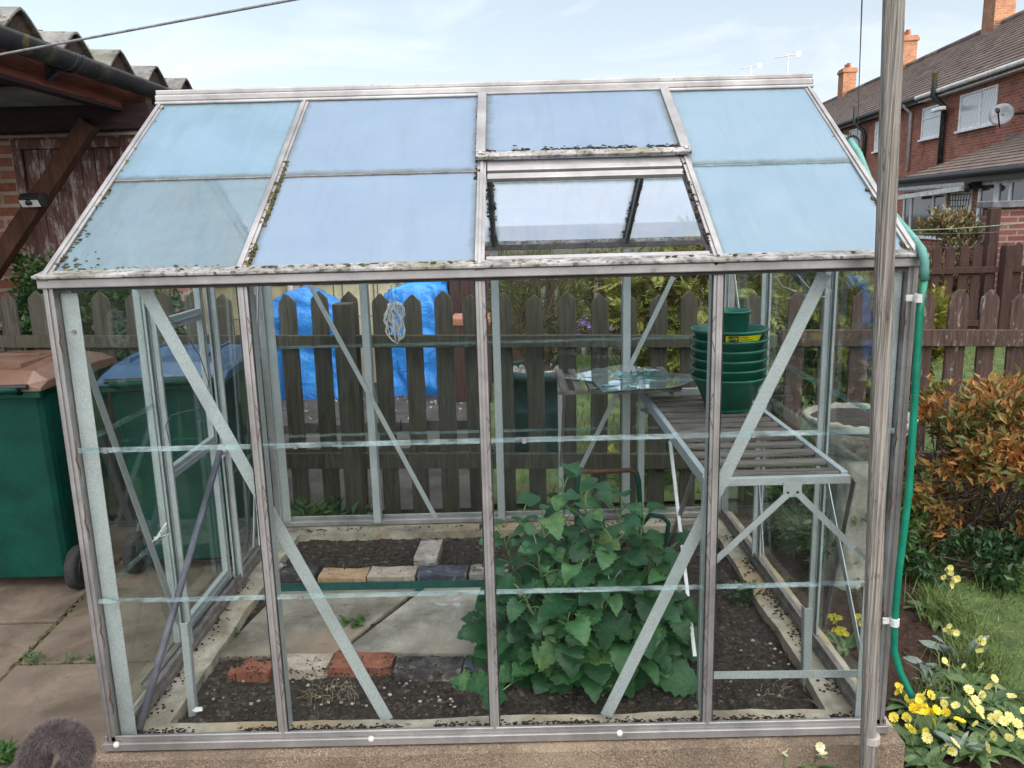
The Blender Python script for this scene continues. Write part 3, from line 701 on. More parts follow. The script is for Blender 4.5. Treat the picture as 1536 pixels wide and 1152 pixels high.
mb = MB(); mb.tube([(dx+.03, dy1-.02, .70), (dx+.045, dy1-.02, .69), (dx+.045, dy1-.02, .55), (dx+.03, dy1-.02, .54)], .007, 8); mb.build('handle', M['offwhite'], door)
for x in (.04,):     # two thin plastic strips hanging behind the door
    mb = MB(); mb.bar((x, 1.40, 1.18), (x, 1.33, .04), .010, .004, (0,1,0)); mb.bar((x+.01, 1.50, 1.30), (x+.01, 1.44, .68), .005, .004, (0,1,0)); mb.build('door_strip', M['white_plastic'], GH)
# ================================================================ base, soil, slabs inside
def ring(name, outer, inner, z0, z1, mat, par=None, rough=.008, seg=26):
    """low wall round a rectangle, four runs in one body"""
    (x0,y0),(x1,y1) = outer; (u0,v0),(u1,v1) = inner
    O = [(x0,y0),(x1,y0),(x1,y1),(x0,y1)]; I = [(u0,v0),(u1,v0),(u1,v1),(u0,v1)]
    mb = MB(); vs = []; fs = []; n = 0
    def lerp(a, b, t): return (a[0]+(b[0]-a[0])*t, a[1]+(b[1]-a[1])*t)
    for k in range(4):
        for j in range(seg):
            t = j/seg; o = lerp(O[k], O[(k+1)%4], t); i = lerp(I[k], I[(k+1)%4], t)
            r = lambda s=1: rnd(-rough, rough)*s
            w = mnoise.noise(V((o[0]*3, o[1]*3, 1.3)))*rough*1.6; w2 = mnoise.noise(V((i[0]*2.5, i[1]*2.5, 5.)))*rough*2.2
            mid = ((o[0]+i[0])/2, (o[1]+i[1])/2)
            vs += [(o[0], o[1], z0), (o[0]+r(.4), o[1]+r(.4), (z0+z1)/2), (o[0]+r(.4), o[1]+r(.4), z1-.006+r(.1)), (mid[0], mid[1], z1+r(.2)), (i[0]+w2+r(.5), i[1]+w2+r(.5), z1+r(.4)+w*.4), (i[0]+w2*.4+r(.4), i[1]+w2*.4+r(.4), z0+.1), (i[0], i[1], z0)]
            n += 1
    K = 7
    for j in range(n):
        p, q = j*K, ((j+1)%n)*K
        for c in range(K-1): fs.append((p+c, q+c, q+c+1, p+c+1))
        fs.append((p+K-1, q+K-1, q, p))
    mb.add(vs, fs); return mb.build(name, mat, par)
base = tag(ring('concrete_base', ((-.036,-.058),(GW+.045,GD+.07)), ((.125,.108),(GW-.118,GD-.115)), -.34, -.030, M['pebble'], rough=.007), 'low pebbly concrete plinth carrying the greenhouse', 'plinth')
base.data.materials.append(M['concrete'])
for p in base.data.polygons:
    c = p.center + base.location
    if c.y > .02 and (c.z > -.06 or .0 < c.x < GW and .0 < c.y < GD): p.material_index = 1
# soil inside
def soil_grid(name, x0, y0, x1, y1, z, amp, mat, step=.018, kind='structure', freq=9., clods=0, clodr=(.003,.010), zf=None, clodmat=None):
    nx, ny = int((x1-x0)/step)+1, int((y1-y0)/step)+1; mb = MB(); vs = []; fs = []
    zz = lambda x, y: (zf(x, y) if zf else z) + amp*(mnoise.noise(V((x*freq, y*freq, .7)))+.5*mnoise.noise(V((x*freq*2.7, y*freq*2.7, 3.))))
    for j in range(ny):
        for i in range(nx):
            x = x0+(x1-x0)*i/(nx-1); y = y0+(y1-y0)*j/(ny-1); vs.append((x, y, zz(x, y)+rnd(-amp,amp)*.18))
    for j in range(ny-1):
        for i in range(nx-1): k = j*nx+i; fs.append((k, k+1, k+nx+1, k+nx))
    mb.add(vs, fs); mb.cur = 1
    for k in range(clods):
        x, y = rnd(x0,x1), rnd(y0,y1); mb.lump((x, y, zz(x, y)+.001), rnd(*clodr)*rnd(.5,1), 5, (1.2,1,.7))
    return tag(mb.build(name, [mat, clodmat or M['clod']]), kind=kind)
soil_grid('soil', .11, .09, GW-.10, GD-.10, -.068, .012, M['soil'], .02, clods=6200, clodr=(.0025,.0125))
# loose crumbs on the side plinth tops
mb = MB()
for k in range(1500):
    t = rnd(0, 1); side = random.random()
    if side < .5: p = (GW-.035-abs(random.gauss(0,.030)), .12+t*1.5, -.027)
    elif side < .72: p = (.03+abs(random.gauss(0,.028)), .12+t*1.5, -.027)
    elif side < .9: p = (.15+t*2., GD-.05-abs(random.gauss(0,.03)), -.027)
    else: p = (.15+t*2., .04+abs(random.gauss(0,.012)), -.027)
    if mnoise.noise(V((p[0]*7, p[1]*7, 0))) > -.1: mb.lump(p, rnd(.0015,.0065)*rnd(.6,1), 5, (1.2,1,.5))
tag(mb.build('soil_crumbs', M['soil']), 'dark soil crumbs scattered along the plinth top', 'soil', kind='stuff')
# two slabs of the inside path
def slabpoly(name, label, pts, z0, z1, mat):
    mb = MB(); mb.prism([(x, y, z0) for x, y in pts], (0,0,z1-z0)); return tag(mb.build(name, mat, bevel=.006), label, 'paving slab')
P2 = lambda px, py, z: tuple(at(px, py, z=z)[:2])
zs = -.052
s1 = [P2(322,985,zs), P2(502,978,zs), P2(628,880,zs), P2(420,886,zs)]
s2 = [P2(512,978,zs), P2(800,980,zs), P2(790,874,zs), P2(640,880,zs)]
slabpoly('paving_slab', 'smaller brownish slab of the greenhouse path beside the left plinth', s1, -.11, zs, M['slab_brown'])
slabpoly('paving_slab', 'larger grey slab with white salt stains beside the leafy plant', s2, -.11, zs+.002, M['slab'])
# edging bricks
def brick(px0, px1, pyt, pyb, zt, mat, label, cat='brick', depth=.10, tilt=0., h=.065, broken=False, name='edging_brick'):
    A, B = at(px0, pyb, z=zt), at(px1, pyb, z=zt); d = (B-A); L = d.length; d.normalize(); n = V((-d.y, d.x, 0))
    mb = MB(); nx = 6
    vs = []; fs = []
    for i in range(nx+1):
        for (u, w) in ((0,-h),(0,0),(1,0),(1,-h)):
            j = .004 if 0 < i < nx else .007
            dep = depth*(1 if not broken else rnd(.6,1.))
            vs.append(A + d*(L*i/nx + rnd(-j,j)*.6) + n*(u*dep+rnd(-j,j)) + V((0,0,w+rnd(-j,j)*.6 + tilt*(i/nx-.5))))
    for i in range(nx):
        o = i*4
        for k in range(4): fs.append((o+k, o+4+k, o+4+(k+1)%4, o+(k+1)%4))
    fs += [(0,1,2,3), (nx*4+3, nx*4+2, nx*4+1, nx*4)]
    mb.add(vs, fs); return tag(mb.build(name, mat, bevel=.004), label, cat, 'bricks edging the soil beds')
zt = -.028
brick(340,352,985,1012,zt-.012,M['brick_red'],'broken red brick corner leaning at the left end of the front edging',broken=True,depth=.06)
brick(354,402,985,1008,zt,M['brick_red'],'chipped red brick topped with soil beside the first glazing bar',broken=True)
brick(406,489,985,1003,zt,M['brick_pale'],'pale cream brick in the front edging between two red ones')
brick(492,585,982,1001,zt,M['brick_red'],'whole red brick in the front edging crossed by the metal brace')
brick(589,691,988,1008,zt,M['brick_dark'],'blackened brick in the front edging with a pale chipped face')
brick(694,745,990,1006,zt-.006,M['brick_blue'],'slate blue brick end next to the big plant')
brick(414,472,848,862,zt-.012,M['brick_dark'],'sooty brick half buried at the left end of the back edging')
brick(475,547,848,866,zt,M['brick_orange'],'sandy orange brick in the back edging, second from the left plinth')
brick(550,621,846,864,zt,M['brick_pale'],'pinkish pale brick in the middle of the back edging')
brick(624,699,845,862,zt,M['brick_blue'],'dark slate topped brick in the back edging')
brick(702,760,843,860,zt-.004,M['stone_pale'],'pale brick with a seedling at the plant end of the back edging')
brick(620,654,815,838,zt+.01,M['stone_pale'],'pale stone block standing between soil and back plinth', 'stone', depth=.22, name='stone_block')
A, B = at(418,888,z=-.05), at(735,882,z=-.05); mb = MB(); mb.bar(A+V((0,.012,.004)), B+V((0,.012,.004)), .006, .055); tag(mb.build('lawn_edging', M['edge_green']), 'dark green plastic edging strip in front of the back bricks', 'edging')
mb = MB()
for k in range(5): mb.lump(at(420+rnd(-5,5), 848+rnd(-3,3), z=-.05), rnd(.012,.02), 6)
tag(mb.build('pebble', M['stone_pale']), 'white pebble lying in the back left corner of the bed', 'pebble')
mb = MB(); mb.lump(at(297,1064,z=-.045), .016, 5, (1.2,.8,.5)); tag(mb.build('stone_chip', M['white_plastic']), 'white stone chip on the soil by the left stake', 'stone')
mb = MB()
for k in range(900):
    px_ = rnd(340,745); py_ = rnd(984,1012) if rnd(0,1) < .7 else rnd(1000,1016)
    if mnoise.noise(V((px_*.03, py_*.05, 0))) > -.05: p = at(px_, py_, z=-.027); mb.lump(p, rnd(.001,.0055)*rnd(.5,1), 5, (1.2,1,.6))
for k in range(260):
    p = at(rnd(420,745), rnd(842,858), z=-.027)
    if mnoise.noise(V((p.x*12, p.y*12, 0))) > .0: mb.lump(p, rnd(.001,.004), 5, (1.2,1,.6))
tag(mb.build('soil_spill', M['soil']), 'dark soil spilled over the edging bricks', 'soil', kind='stuff')
mb = MB()
for k in range(70):
    p = at(rnd(300,720), rnd(1015,1060), z=-.056) if k < 45 else at(rnd(1090,1240), rnd(930,1050), z=-.056); mb.lump(p, rnd(.0025,.007), 5, (1.2,1,.7))
tag(mb.build('soil_stones', M['stone_pale']), 'small pale stones lying on the soil beds', 'stones', kind='stuff')
# stakes, pipe, low bar
mb = MB(); p0 = at(275,935,y=.2); p1 = at(284,1040,y=.2); mb.bar(p1-V((0,0,.10)), p0, .022, .003, (0,1,0)); mb.bar(p1-V((-.011,-.011,.10)), p0+V((.011,.011,0)), .003, .022, (0,1,0))
tag(mb.build('metal_stake', M['galv'], bevel=.001), 'short galvanised angle stake upright beside the left plinth', 'stake')
mb = MB(); p0 = at(1213,912,y=.3); p1 = at(1212,1025,y=.3); mb.bar(p1-V((0,0,.08)), p0, .026, .003, (0,1,0)); mb.bar(p1-V((.013,-.013,.08)), p0+V((-.013,.013,0)), .003, .026, (0,1,0))
tag(mb.build('metal_stake', M['galv'], bevel=.001), 'short galvanised angle stake upright beside the right plinth', 'stake')
mb = MB(); mb.tube([(.105,.80,.64), (.055,.06,-.02)], .0115, 10)
pt = tag(mb.build('plastic_pipe', M['pipe_grey'], smooth=True), 'slim grey pipe leaning in the left front corner', 'pipe')
b = MB(); b.tube([(.106,.81,.632), (.107,.83,.652)], .019, 10); o = b.build('pipe_cap', M['offwhite'], pt, smooth=True)
mb = MB(); p = at(236,806,x=.045); mb.tube([p+V((0,-.035,.0)), p+V((0,0,.004)), p+V((.012,.05,.03))], .0022, 5); mb.tube([p+V((0,0,.0)), p+V((.012,.055,-.012))], .0022, 5); mb.tube([p+V((.0,-.012,-.004)), p+V((.01,0,.01)), p+V((.0,.012,-.004)), p+V((-.01,0,.0)), p+V((0,-.012,-.004))], .003, 5)
tag(mb.build('plastic_tie', M['twine']), 'white twine tied round the left end brace', 'tie')
# ================================================================ staging and pots
st = thing('staging_bench', 'slatted aluminium staging bench along the right wall', 'bench', (2.02, .8, -.06))
X0, X1, Y0, Y1, ZB = 1.785, 2.225, .205, 1.50, .690
mb = MB(); mb.box((X0, Y0, ZB-.029), (X1, Y0+.020, ZB-.004)); mb.box((X0, Y1-.020, ZB-.034), (X1, Y1, ZB-.002)); mb.box((X0, Y0+.021, ZB-.036), (X0+.020, Y1-.021, ZB+.003)); mb.box((X1-.020, Y0+.021, ZB-.036), (X1, Y1-.021, ZB+.003))
mb.build('top_frame', M['galv'], st, bevel=.0015)
for x in (X0,):
    for y in (Y0-.001, Y1-.03):
        mb = MB(); mb.box((x-.003, y, -.10), (x, y+.028, ZB-.002)); mb.box((x, y, -.10), (x+.026, y+.003, ZB-.040)); mb.build('leg', M['galv'], st, bevel=.001)
mb = MB(); k = 0; y = Y0+.028
for g in (.0, .10, .105, .10, .095, .085, .08, .085, .09, .10, .095, .10):
    y += g
    if y < Y1-.06: mb.box((X0+.021, y, ZB-.013), (X1-.021, y+.046, ZB+rnd(-.001,.002)))
mb.build('slatted_top', M['slatwood'], st, bevel=.003)
fb = MB(); fb.box((2.022, Y0-.006, ZB-.066), (2.078, Y0-.003, ZB-.020)); br = fb.build('bracket', M['galv'], st, bevel=.001)
for xx in (2.035, 2.065): c = MB(); c.tube([(xx, Y0-.006, ZB-.050), (xx, Y0-.011, ZB-.050)], .004, 8); c.build('bolt', M['black'], br)
for p, q in (((2.040,Y0-.009,.640), (1.800,Y0-.009,.405)), ((2.062,Y0-.009,.640), (2.245,Y0-.009,.455))):
    mb = MB(); mb.bar(p, q, .020, .003, (0,1,0)); mb.build('brace', M['galv'], st)
mb = MB(); mb.bar((1.788,.125,.082), (2.252,.125,.076), .024, .004, (0,1,0)); mb.build('low_rail', M['galv'], st)
for p, q in (((X0+.03,.45,ZB-.05), (X0+.05,1.1,.02)), ((X0+.01,1.46,.60), (X0+.01,1.15,.66))):
    mb = MB(); mb.bar(p, q, .014, .012); mb.build('brace', M['alu'], st)
mb = MB(); p = at(1005,662,x=1.83); q = at(1042,985,x=1.80); mb.bar(p, q, .012, .010, (0,1,0)); mb.build('brace', M['white_plastic'], st)
sh = thing('slatted_shelf', 'small raised slatted shelf in the back right corner', 'shelf', (1.70, 1.35, -.06))
U0, U1, W0, W1, ZS = 1.40, 1.925, 1.20, 1.66, .755
mb = MB(); n = 9
for k in range(n): x = U0 + .012 + k*(U1-U0-.045)/(n-1); mb.box((x, W0+.005, ZS-.012+rnd(-.001,.001)), (x+.034, W1-.005, ZS+.006))
mb.build('slatted_top', M['slatwood_y'], sh, bevel=.003)
mb = MB(); mb.box((U0, W0+.03, ZS-.026), (U1, W0+.05, ZS-.0125)); mb.box((U0, W1-.05, ZS-.026), (U1, W1-.03, ZS-.0125)); mb.build('top_frame', M['alu_dark'], sh)
for x, z in ((U0+.02, -.10), (U1-.03, ZB+.004)):
    for y in (W1-.075,): mb = MB(); mb.box((x, y, z), (x+.020, y+.022, ZS-.0125)); mb.build('leg', M['galv'], sh)
mb = MB(); mb.bar((U0+.03, W1-.07, .30), (U0+.03, W0+.06, ZS-.04), .012, .010); mb.bar((U1-.03, W1-.07, .71), (U1-.03, W0+.06, ZS-.04), .012, .010); mb.build('brace', M['alu_dark'], sh)
# pots: five big ones nested, a smaller one in the top
def potprof(r0, r1, h, lip, t=.004):
    return [(r0-.006, .0), (r0, .004), (r0+.001, .03), (r0+.004, .034), (r1-.004, h-lip-.004), (r1+.004, h-lip), (r1+.008, h-lip*.35), (r1+.008, h), (r1+.003, h+.002), (r1, h-.004), (r1-.006, h-lip), (r0, .012), (.01, .010)]
pc = V((2.078, 1.06, ZB+.003)); PH, PLIP, PSP = .140, .010, .038
def pot(z, label, r0=.088, r1=.143, h=PH, lip=PLIP):
    mb = MB(); mb.lathe(potprof(r0, r1, h, lip), (pc.x, pc.y, pc.z+z), 48)
    return tag(mb.build('plant_pot', M['pot_green'], smooth=True), label, 'plant pot', 'nested green plant pots on the bench')
lab = ['big green pot at the bottom of the nested stack, standing on the slats', 'big green pot second from the bottom of the nested stack', 'big green pot third from the bottom of the nested stack', 'big green pot fourth up in the nested stack', 'big green pot just under the one with the yellow label']
for k in range(5): pot(k*PSP, lab[k])
tp = pot(5*PSP, 'topmost big green pot carrying a yellow label on its rim')
zt_ = pc.z+5*PSP; mb = MB()
srad = lambda z: .092+(.139-.092)*(z-.034)/(PH-PLIP-.004-.034)
def arc(mb, a0, a1, z0, z1, off, n=14, th=.002):
    vs = []; fs = []
    for i in range(n+1):
        a = a0+(a1-a0)*i/n
        for r, z in ((srad(z0)+off, z0), (srad(z1)+off, z1), (srad(z1)+off-th, z1), (srad(z0)+off-th, z0)): vs.append((pc.x+r*math.cos(a), pc.y+r*math.sin(a), zt_+z))
    for i in range(n):
        o = i*4
        for k in range(4): fs.append((o+k, o+4+k, o+4+(k+1)%4, o+(k+1)%4))
    fs += [(3,2,1,0), (n*4, n*4+1, n*4+2, n*4+3)]
    mb.add(vs, fs)
ca = math.atan2(CAM.y-pc.y, CAM.x-pc.x); lz1 = PH-PLIP-.004; lz0 = lz1-.0235
arc(mb, ca-.10, ca+1.0, lz0, lz1, .0032); lb = mb.build('label', M['yellow'], tp)
mb = MB(); arc(mb, ca-.02, ca+.26, lz0+.001, lz1-.001, .0042); mb.build('label_print', M['labelblack'], lb)
mb = MB()
for k in range(7):
    a = ca+.0+k*.036; arc(mb, a, a+rnd(.012,.03), lz0+.004+rnd(0,.007), lz0+.013+rnd(0,.008), .0052, 3)
mb.build('label_print', M['yellow'], lb)
mb = MB(); arc(mb, ca+.31, ca+.55, lz0+.015, lz0+.018, .0040); arc(mb, ca+.31, ca+.70, lz0+.006, lz0+.0085, .0040); mb.build('label_print', M['labelblack'], lb)
mb = MB(); mb.lathe(potprof(.066, .076, .125, .008), (pc.x+.004, pc.y+.010, pc.z+5*PSP+.083), 40)
tag(mb.build('plant_pot', M['pot_green'], smooth=True), 'small green pot standing inside the top pot of the stack', 'plant pot')
# broken glass on the shelf
def shard(name, pts, z, lab, mat, tilt=0., group=None, cat='broken glass'):
    mb = MB(); mb.prism([(x, y, z+tilt*(x-1.6)) for x, y in pts], (0,0,.004)); return tag(mb.build(name, mat), lab, cat, group)
zg = ZS+.012
G = lambda px, py, z=zg: tuple(at(px, py, z=z)[:2])
shard('glass_sheet', [G(843,567), G(890,573), G(903,588), G(958,584), G(1000,578), G(1012,566), G(985,556), G(935,547), G(905,553)], zg, 'large broken glass sheet poking out over the left end of the shelf', M['glass_sheet'], .0)
shard('glass_sheet', [G(960,587), G(1008,585), G(1050,571), G(1050,566), G(990,562), G(955,562)], zg+.008, 'pointed triangle of broken glass lying towards the pots', M['glass_sheet'])
for k in range(18):
    c = at(rnd(892,985), rnd(560,582), z=zg+.008); n = random.choice([3,3,4]); r = rnd(.02,.085); ph = rnd(0,6); pts = []
    for j in range(n): a_j = ph+2*PI*j/n+rnd(-.4,.4); pts.append((c.x+r*math.cos(a_j)*rnd(.6,1.3), c.y+r*.6*math.sin(a_j)*rnd(.6,1.2)))
    mb = MB(); t = rnd(-.14,.14); u = rnd(-.12,.12); zz = zg+.005+k*.0009
    mb.prism([(x, y, zz+.01*abs(t)+(x-c.x)*t+(y-c.y)*u) for x, y in pts], (0,0,.003))
    tag(mb.build('glass_shard', M['glass_edge']), 'small blue green glass shard in the heap on the shelf', 'glass shard', 'heap of glass shards on the shelf')
# twine bundle hanging from the back eave
mb = MB(); p = at(586,424,y=1.66); q = at(588,455,y=1.66)
mb.tube([V((p.x, 1.66, ZE-.015)), p, q], .004, 6)
for k in range(9):
    pts = []; w, h = rnd(.010,.034), rnd(.03,.10); cx = q.x+rnd(-.016,.016); ph = rnd(0,6); tw = rnd(-.3,.3)
    for j in range(17): t = 2*PI*j/16; a_x = w*math.sin(t)+.010*math.sin(3*t+ph); a_z = -h+h*math.cos(t)+.008*math.sin(4*t+ph); pts.append((cx+a_x*math.cos(tw)-a_z*math.sin(tw)*.5, 1.650+.014*math.cos(t+ph)+k*.003, q.z+a_z+rnd(-.004,.004)))
    mb.tube(pts, .0040, 6, False)
mb.tube(bend(q-V((0,0,.05)), q-V((-.01,0,.19)), 0, 5, .02), .004, 6)
tag(mb.build('twine_bundle', M['twine'], smooth=True), 'bundle of white twine hanging from the back eave before the blue tarpaulin', 'twine')
# bits of wire
mb = MB(); mb.tube([(.20,.30,1.33), (.19,.30,1.22)]+[(.16+.10*math.sin(k*.55), .30+.02*k, 1.18-.05*k+.05*math.cos(k*.8)) for k in range(10)], .0016, 5)
tag(mb.build('loose_wire', M['wire_thin']), 'thin dark wire curling down inside the left end', 'wire')
mb = MB(); pts = [(2.06+.05*math.cos(t), .10, 1.24+.05*math.sin(t)) for t in [k*.4 for k in range(17)]]; mb.tube([(1.92,.10,1.325), (1.96,.10,1.27), (2.0,.10,1.255)], .0018, 5); mb.tube([at(1196,412,y=.1), at(1212,430,y=.1), at(1228,440,y=.1), at(1240,428,y=.1), at(1247,436,y=.1), at(1242,446,y=.1), at(1232,445,y=.1)], .0024, 5)
tag(mb.build('loose_wire', M['offwhite']), 'pale wire looped at the top of the right hand brace', 'wire')
# tubular green handle behind the plant
mb = MB(); z0 = -.08
L, R_ = at(866,712,y=1.12), at(956,712,y=1.12); top = at(910,706,y=1.12).z
mb.tube([(L.x-.005,1.13,z0), (L.x-.004,1.12,top-.16), (L.x,1.12,top-.05), (L.x+.006,1.12,top-.015)], .011, 10); mb.tube([(R_.x+.03,1.13,z0), (R_.x+.012,1.12,top-.16), (R_.x+.006,1.12,top-.05), (R_.x-.004,1.12,top-.012)], .011, 10)
pts = bend(at(980,775,y=1.10), at(1003,808,y=1.10), .0, 2); a = at(975,772,y=1.1); b = at(1003,785,y=1.1); c = at(1000,806,y=1.1); mb.tube([(R_.x+.02,1.12,.18), a, at(994,775,y=1.1), b, c, (c.x+.005,1.1,z0)], .010, 8)
th = mb.build('tool_frame', M['bin_green'], smooth=True); tag(th, 'bent green tube frame with a rusty crossbar standing behind the leafy plant', 'garden tool')
mb = MB(); mb.tube([(L.x+.004,1.12,top-.014), (L.x+.02,1.12,top), (L.x+.10,1.12,top-.004), (R_.x-.03,1.12,top), (R_.x-.002,1.12,top-.012)], .0100, 10); mb.build('handle_bar', M['rust'], th, smooth=True)
# ================================================================ the big toothed plant
pb = V((1.42, .46, -.06)); pl = thing('leafy_plant', 'big bushy plant of toothed green leaves growing inside the greenhouse', 'plant', pb)
lf = MB(); sm = MB(); rr = random.Random(3)
tips = [(-.20,-.12,.36), (.10,-.16,.40), (.25,-.04,.42), (-.12,.02,.56), (.03,.05,.64), (.16,.08,.58), (-.25,.08,.46), (.05,-.04,.50), (-.05,-.2,.28), (.31,.08,.38), (-.04,.12,.69), (.21,-.18,.24), (.34,-.06,.24), (-.14,-.08,.50), (.12,-.06,.52), (.24,.08,.54), (-.19,.06,.54), (.0,-.12,.44), (-.28,-.02,.32), (.28,-.10,.36)]
for (dx_, dy_, h) in tips:
    h *= .93; b0 = pb+V((dx_*.35+rnd(-.02,.02), dy_*.35+rnd(-.02,.02), 0)); t0 = pb+V((dx_, dy_, h)); ax = bend(b0, t0, rnd(-.01,.03), 9, rnd(-.03,.03)); sm.tube(ax, [.008-.0006*k for k in range(10)], 6)
    ph = rnd(0,6)
    for k in range(23):
        t = .12+.88*k/22; i = min(8, int(t*9)); p = ax[i].lerp(ax[i+1], t*9-i); an = ph+k*2.4
        el = rnd(-.05,.5)+(.5 if t > .9 else 0); d = V((math.cos(an)*math.cos(el), math.sin(an)*math.cos(el), math.sin(el)))
        s = (1.10-.42*t)*random.choice([rnd(.45,.75), rnd(.75,1.1), rnd(.9,1.3)]); pe = .075*s*rnd(.6,1.2); q = p+d*pe+V((0,0,.012))
        sm.tube([p, p+d*pe*.5+V((0,0,.012)), q], .0022, 4, False)
        d2 = (d+V((0,-.25,-.35))).normalized(); leafbig(lf, q, d2, V((0,-.25,1))+rdir()*.35, .106*s, .100*s*rnd(.8,1.1), rnd(.0,1.0), True, 14, .35)
for (px_, py_, s, an) in ((690,1040,1.25,PI*1.05), (720,1030,1.3,PI*.9), (700,1000,1.1,PI*.8), (770,1050,1.2,PI*1.3), (850,1062,1.15,PI*1.45), (905,1052,1.2,PI*1.6), (960,1030,1.1,PI*1.8), (1015,1010,1.2,PI*1.95), (1035,960,1.15,.1), (1020,900,1.1,.2), (760,960,1.3,PI), (745,880,1.2,PI*.9), (800,1030,1.2,PI*1.4), (880,1040,1.1,PI*1.5), (1000,985,1.1,PI*1.9)):
    p = at(px_, py_, y=.30 if py_ > 1000 else .42); c = p-V((math.cos(an),math.sin(an),0))*.06*s
    sm.tube([pb+V((0,0,.05)), (pb+c)/2+V((0,0,.05)), c], .003, 4, False); leafbig(lf, c, V((math.cos(an), math.sin(an)*.6-.1, -.15)), V((0,-.35,1)), .15*s, .13*s, rnd(.2,.5), True, 12, .35)
for k in range(60):
    an = rnd(0, 2*PI); r = rnd(.05,.32); p = pb+V((r*math.cos(an)*1.05, r*math.sin(an)*.75, rnd(.02,.16))); leafbig(lf, p, V((math.cos(an), math.sin(an)-.3, rnd(-.2,.4))), V((0,-.3,1))+rdir()*.3, rnd(.07,.12), rnd(.06,.10), rnd(.2,.6), True, 10, .3)
sm.build('stems', M['leaf_stem'], pl); lf.build('leaves', M['leaf_big'], pl, smooth=True)
# seedlings
def weed(c, n, L, W, lab, mat='leaf_weed', cat='weed', big=False, lift=.9):
    mb = MB()
    for k in range(max(1, n//7)):
        cc = V(c)+V((rnd(-.4,.4)*L*2, rnd(-.4,.4)*L*2, 0)) if k else V(c)
        for j in range(7):
            a = rnd(0,2*PI); e = rnd(.1,lift); d = V((math.cos(a)*math.cos(e), math.sin(a)*math.cos(e), math.sin(e)))
            if big: leafbig(mb, cc, d, V((0,0,1))-d*.3, L*rnd(.6,1.1), W*rnd(.7,1.1), .5, True, 6, 0)
            else:
                st_ = cc+d*L*rnd(.2,.9); mb.tube([cc, st_], .0008, 3, False); leaf2(mb, st_, d+rdir()*.3, V((0,0,1)), L*rnd(.4,.7), W*rnd(.6,1.1))
    return tag(mb.build('seedling' if not big else 'weed', M[mat]), lab, cat)
weed(at(532,938,z=-.05), 22, .05, .020, 'green weed sprouting in the joint between the two path slabs', big=True)
weed(at(352,955,z=-.05), 20, .022, .012, 'tiny bright seedling at the foot of the left plinth')
weed(at(712,855,z=-.03), 20, .028, .012, 'small seedling growing over the pale back edging brick')
weed(at(1120,893,z=-.05), 70, .05, .022, 'dark green seedling clump against the right plinth', 'leaf_ivy')
weed(at(905,1035,z=-.03), 40, .03, .018, 'light green seedlings under the front of the leafy plant')
mb = MB()
for k in range(90):
    p = at(rnd(460,540), rnd(1030,1058), z=-.055) if k < 60 else at(rnd(1140,1230), rnd(1010,1050), z=-.055); d = rdir(); d.z = abs(d.z)*.6; mb.tube([p, p+d*.02+V((0,0,.008)), p+d*.045], .0008, 3, False)
tag(mb.build('dead_stalks', M['straw']), 'dry dead stalks lying on the front soil bed', 'dead plant', kind='stuff')
# ================================================================ GROUND
def struct(o): return tag(o, kind='structure')
mb = MB(); mb.box((-60,-30,-.60), (90,160,-.175)); struct(mb.build('ground', M['ground']))
# old patio slabs left and in front of the greenhouse (one body of separate slabs)
jx = at(60,960,z=-.13).x
mb = MB(); ym = [-3.6,-2.9,-2.2,-1.5,-.75]
ja, jb = at(10,1010,z=-.13), at(122,897,z=-.13); jr = at(80,995,z=-.13).y
def quadslab(pts, dz=0.): mb.prism([(x, y, -.30) for x, y in pts], (0,0,.17+dz))
sx_ = lambda y: ja.x + (jb.x-ja.x)*(y-ja.y)/(jb.y-ja.y)
g = .007
def row(xa, xb, y0, y1, dz, slant=True):
    f = (lambda x, y: sx_(y)+x) if slant else (lambda x, y: x)
    quadslab([(f(xa,y0)+g, y0+g), (f(xb,y0)-g, y0+g), (f(xb,y1)-g, y1-g), (f(xa,y1)+g, y1-g)], dz)
edgeR = lambda y: -.05-sx_(y)
for (ya, yb) in ((jr-1.35, jr-.66), (jr-.66, jr), (jr, jr+.92), (jr+.92, 2.05)):
    xr0, xr1 = -.045, -.045
    if ya < -.07: xr0 = .95
    quadslab([(sx_(ya)+g, ya+g), (xr0, ya+g), (xr0 if ya < -.07 else xr1, min(yb-g, -.07) if ya < -.07 else yb-g), (sx_(min(yb, -.07) if ya < -.07 else yb)+g, min(yb-g, -.07) if ya < -.07 else yb-g)], rnd(-.003,.003))
for k, (ya, yb) in enumerate(((-1.6,-.9), (-.9,-.2), (-.2, .42), (.42, .98), (.98, 1.6), (1.6, 2.05))):
    quadslab([(sx_(ya)-.75, ya+g), (sx_(ya)-g, ya+g), (sx_(yb)-g, yb-g), (sx_(yb)-.75, yb-g)], rnd(-.004,.004))
    quadslab([(-3.4, ya+g+.1), (sx_(ya)-.75-2*g, ya+g), (sx_(yb)-.75-2*g, yb-g), (-3.4, yb-g+.1)], rnd(-.004,.004))
for k in range(5): quadslab([(-2.5+k*.72+g, -3.), (-2.5+(k+1)*.72-g, -3.), (-2.5+(k+1)*.72-g, -1.62), (-2.5+k*.72+g, -1.62)], 0)
struct(mb.build('patio', M['patio'], bevel=.006))
mb = MB(); pts = []
for k in range(150): t = rnd(0,1); p = ja.lerp(jb, t*1.3-.1); mb.lump((p.x+rnd(-.012,.012), p.y, -.134), rnd(.003,.010), 5, (1,1.4,.6))
for k in range(60): mb.lump((rnd(sx_(jr), -.05), jr+rnd(-.006,.006), -.136), rnd(.002,.007), 5)
tag(mb.build('joint_moss', M['moss']), 'moss and grit filling the joints of the patio', 'moss', kind='stuff')
def tuft(px, py, n, L, lab, mat='leaf_weed'):
    weed(at(px, py, z=-.128), n, L, L*.45, lab, mat)
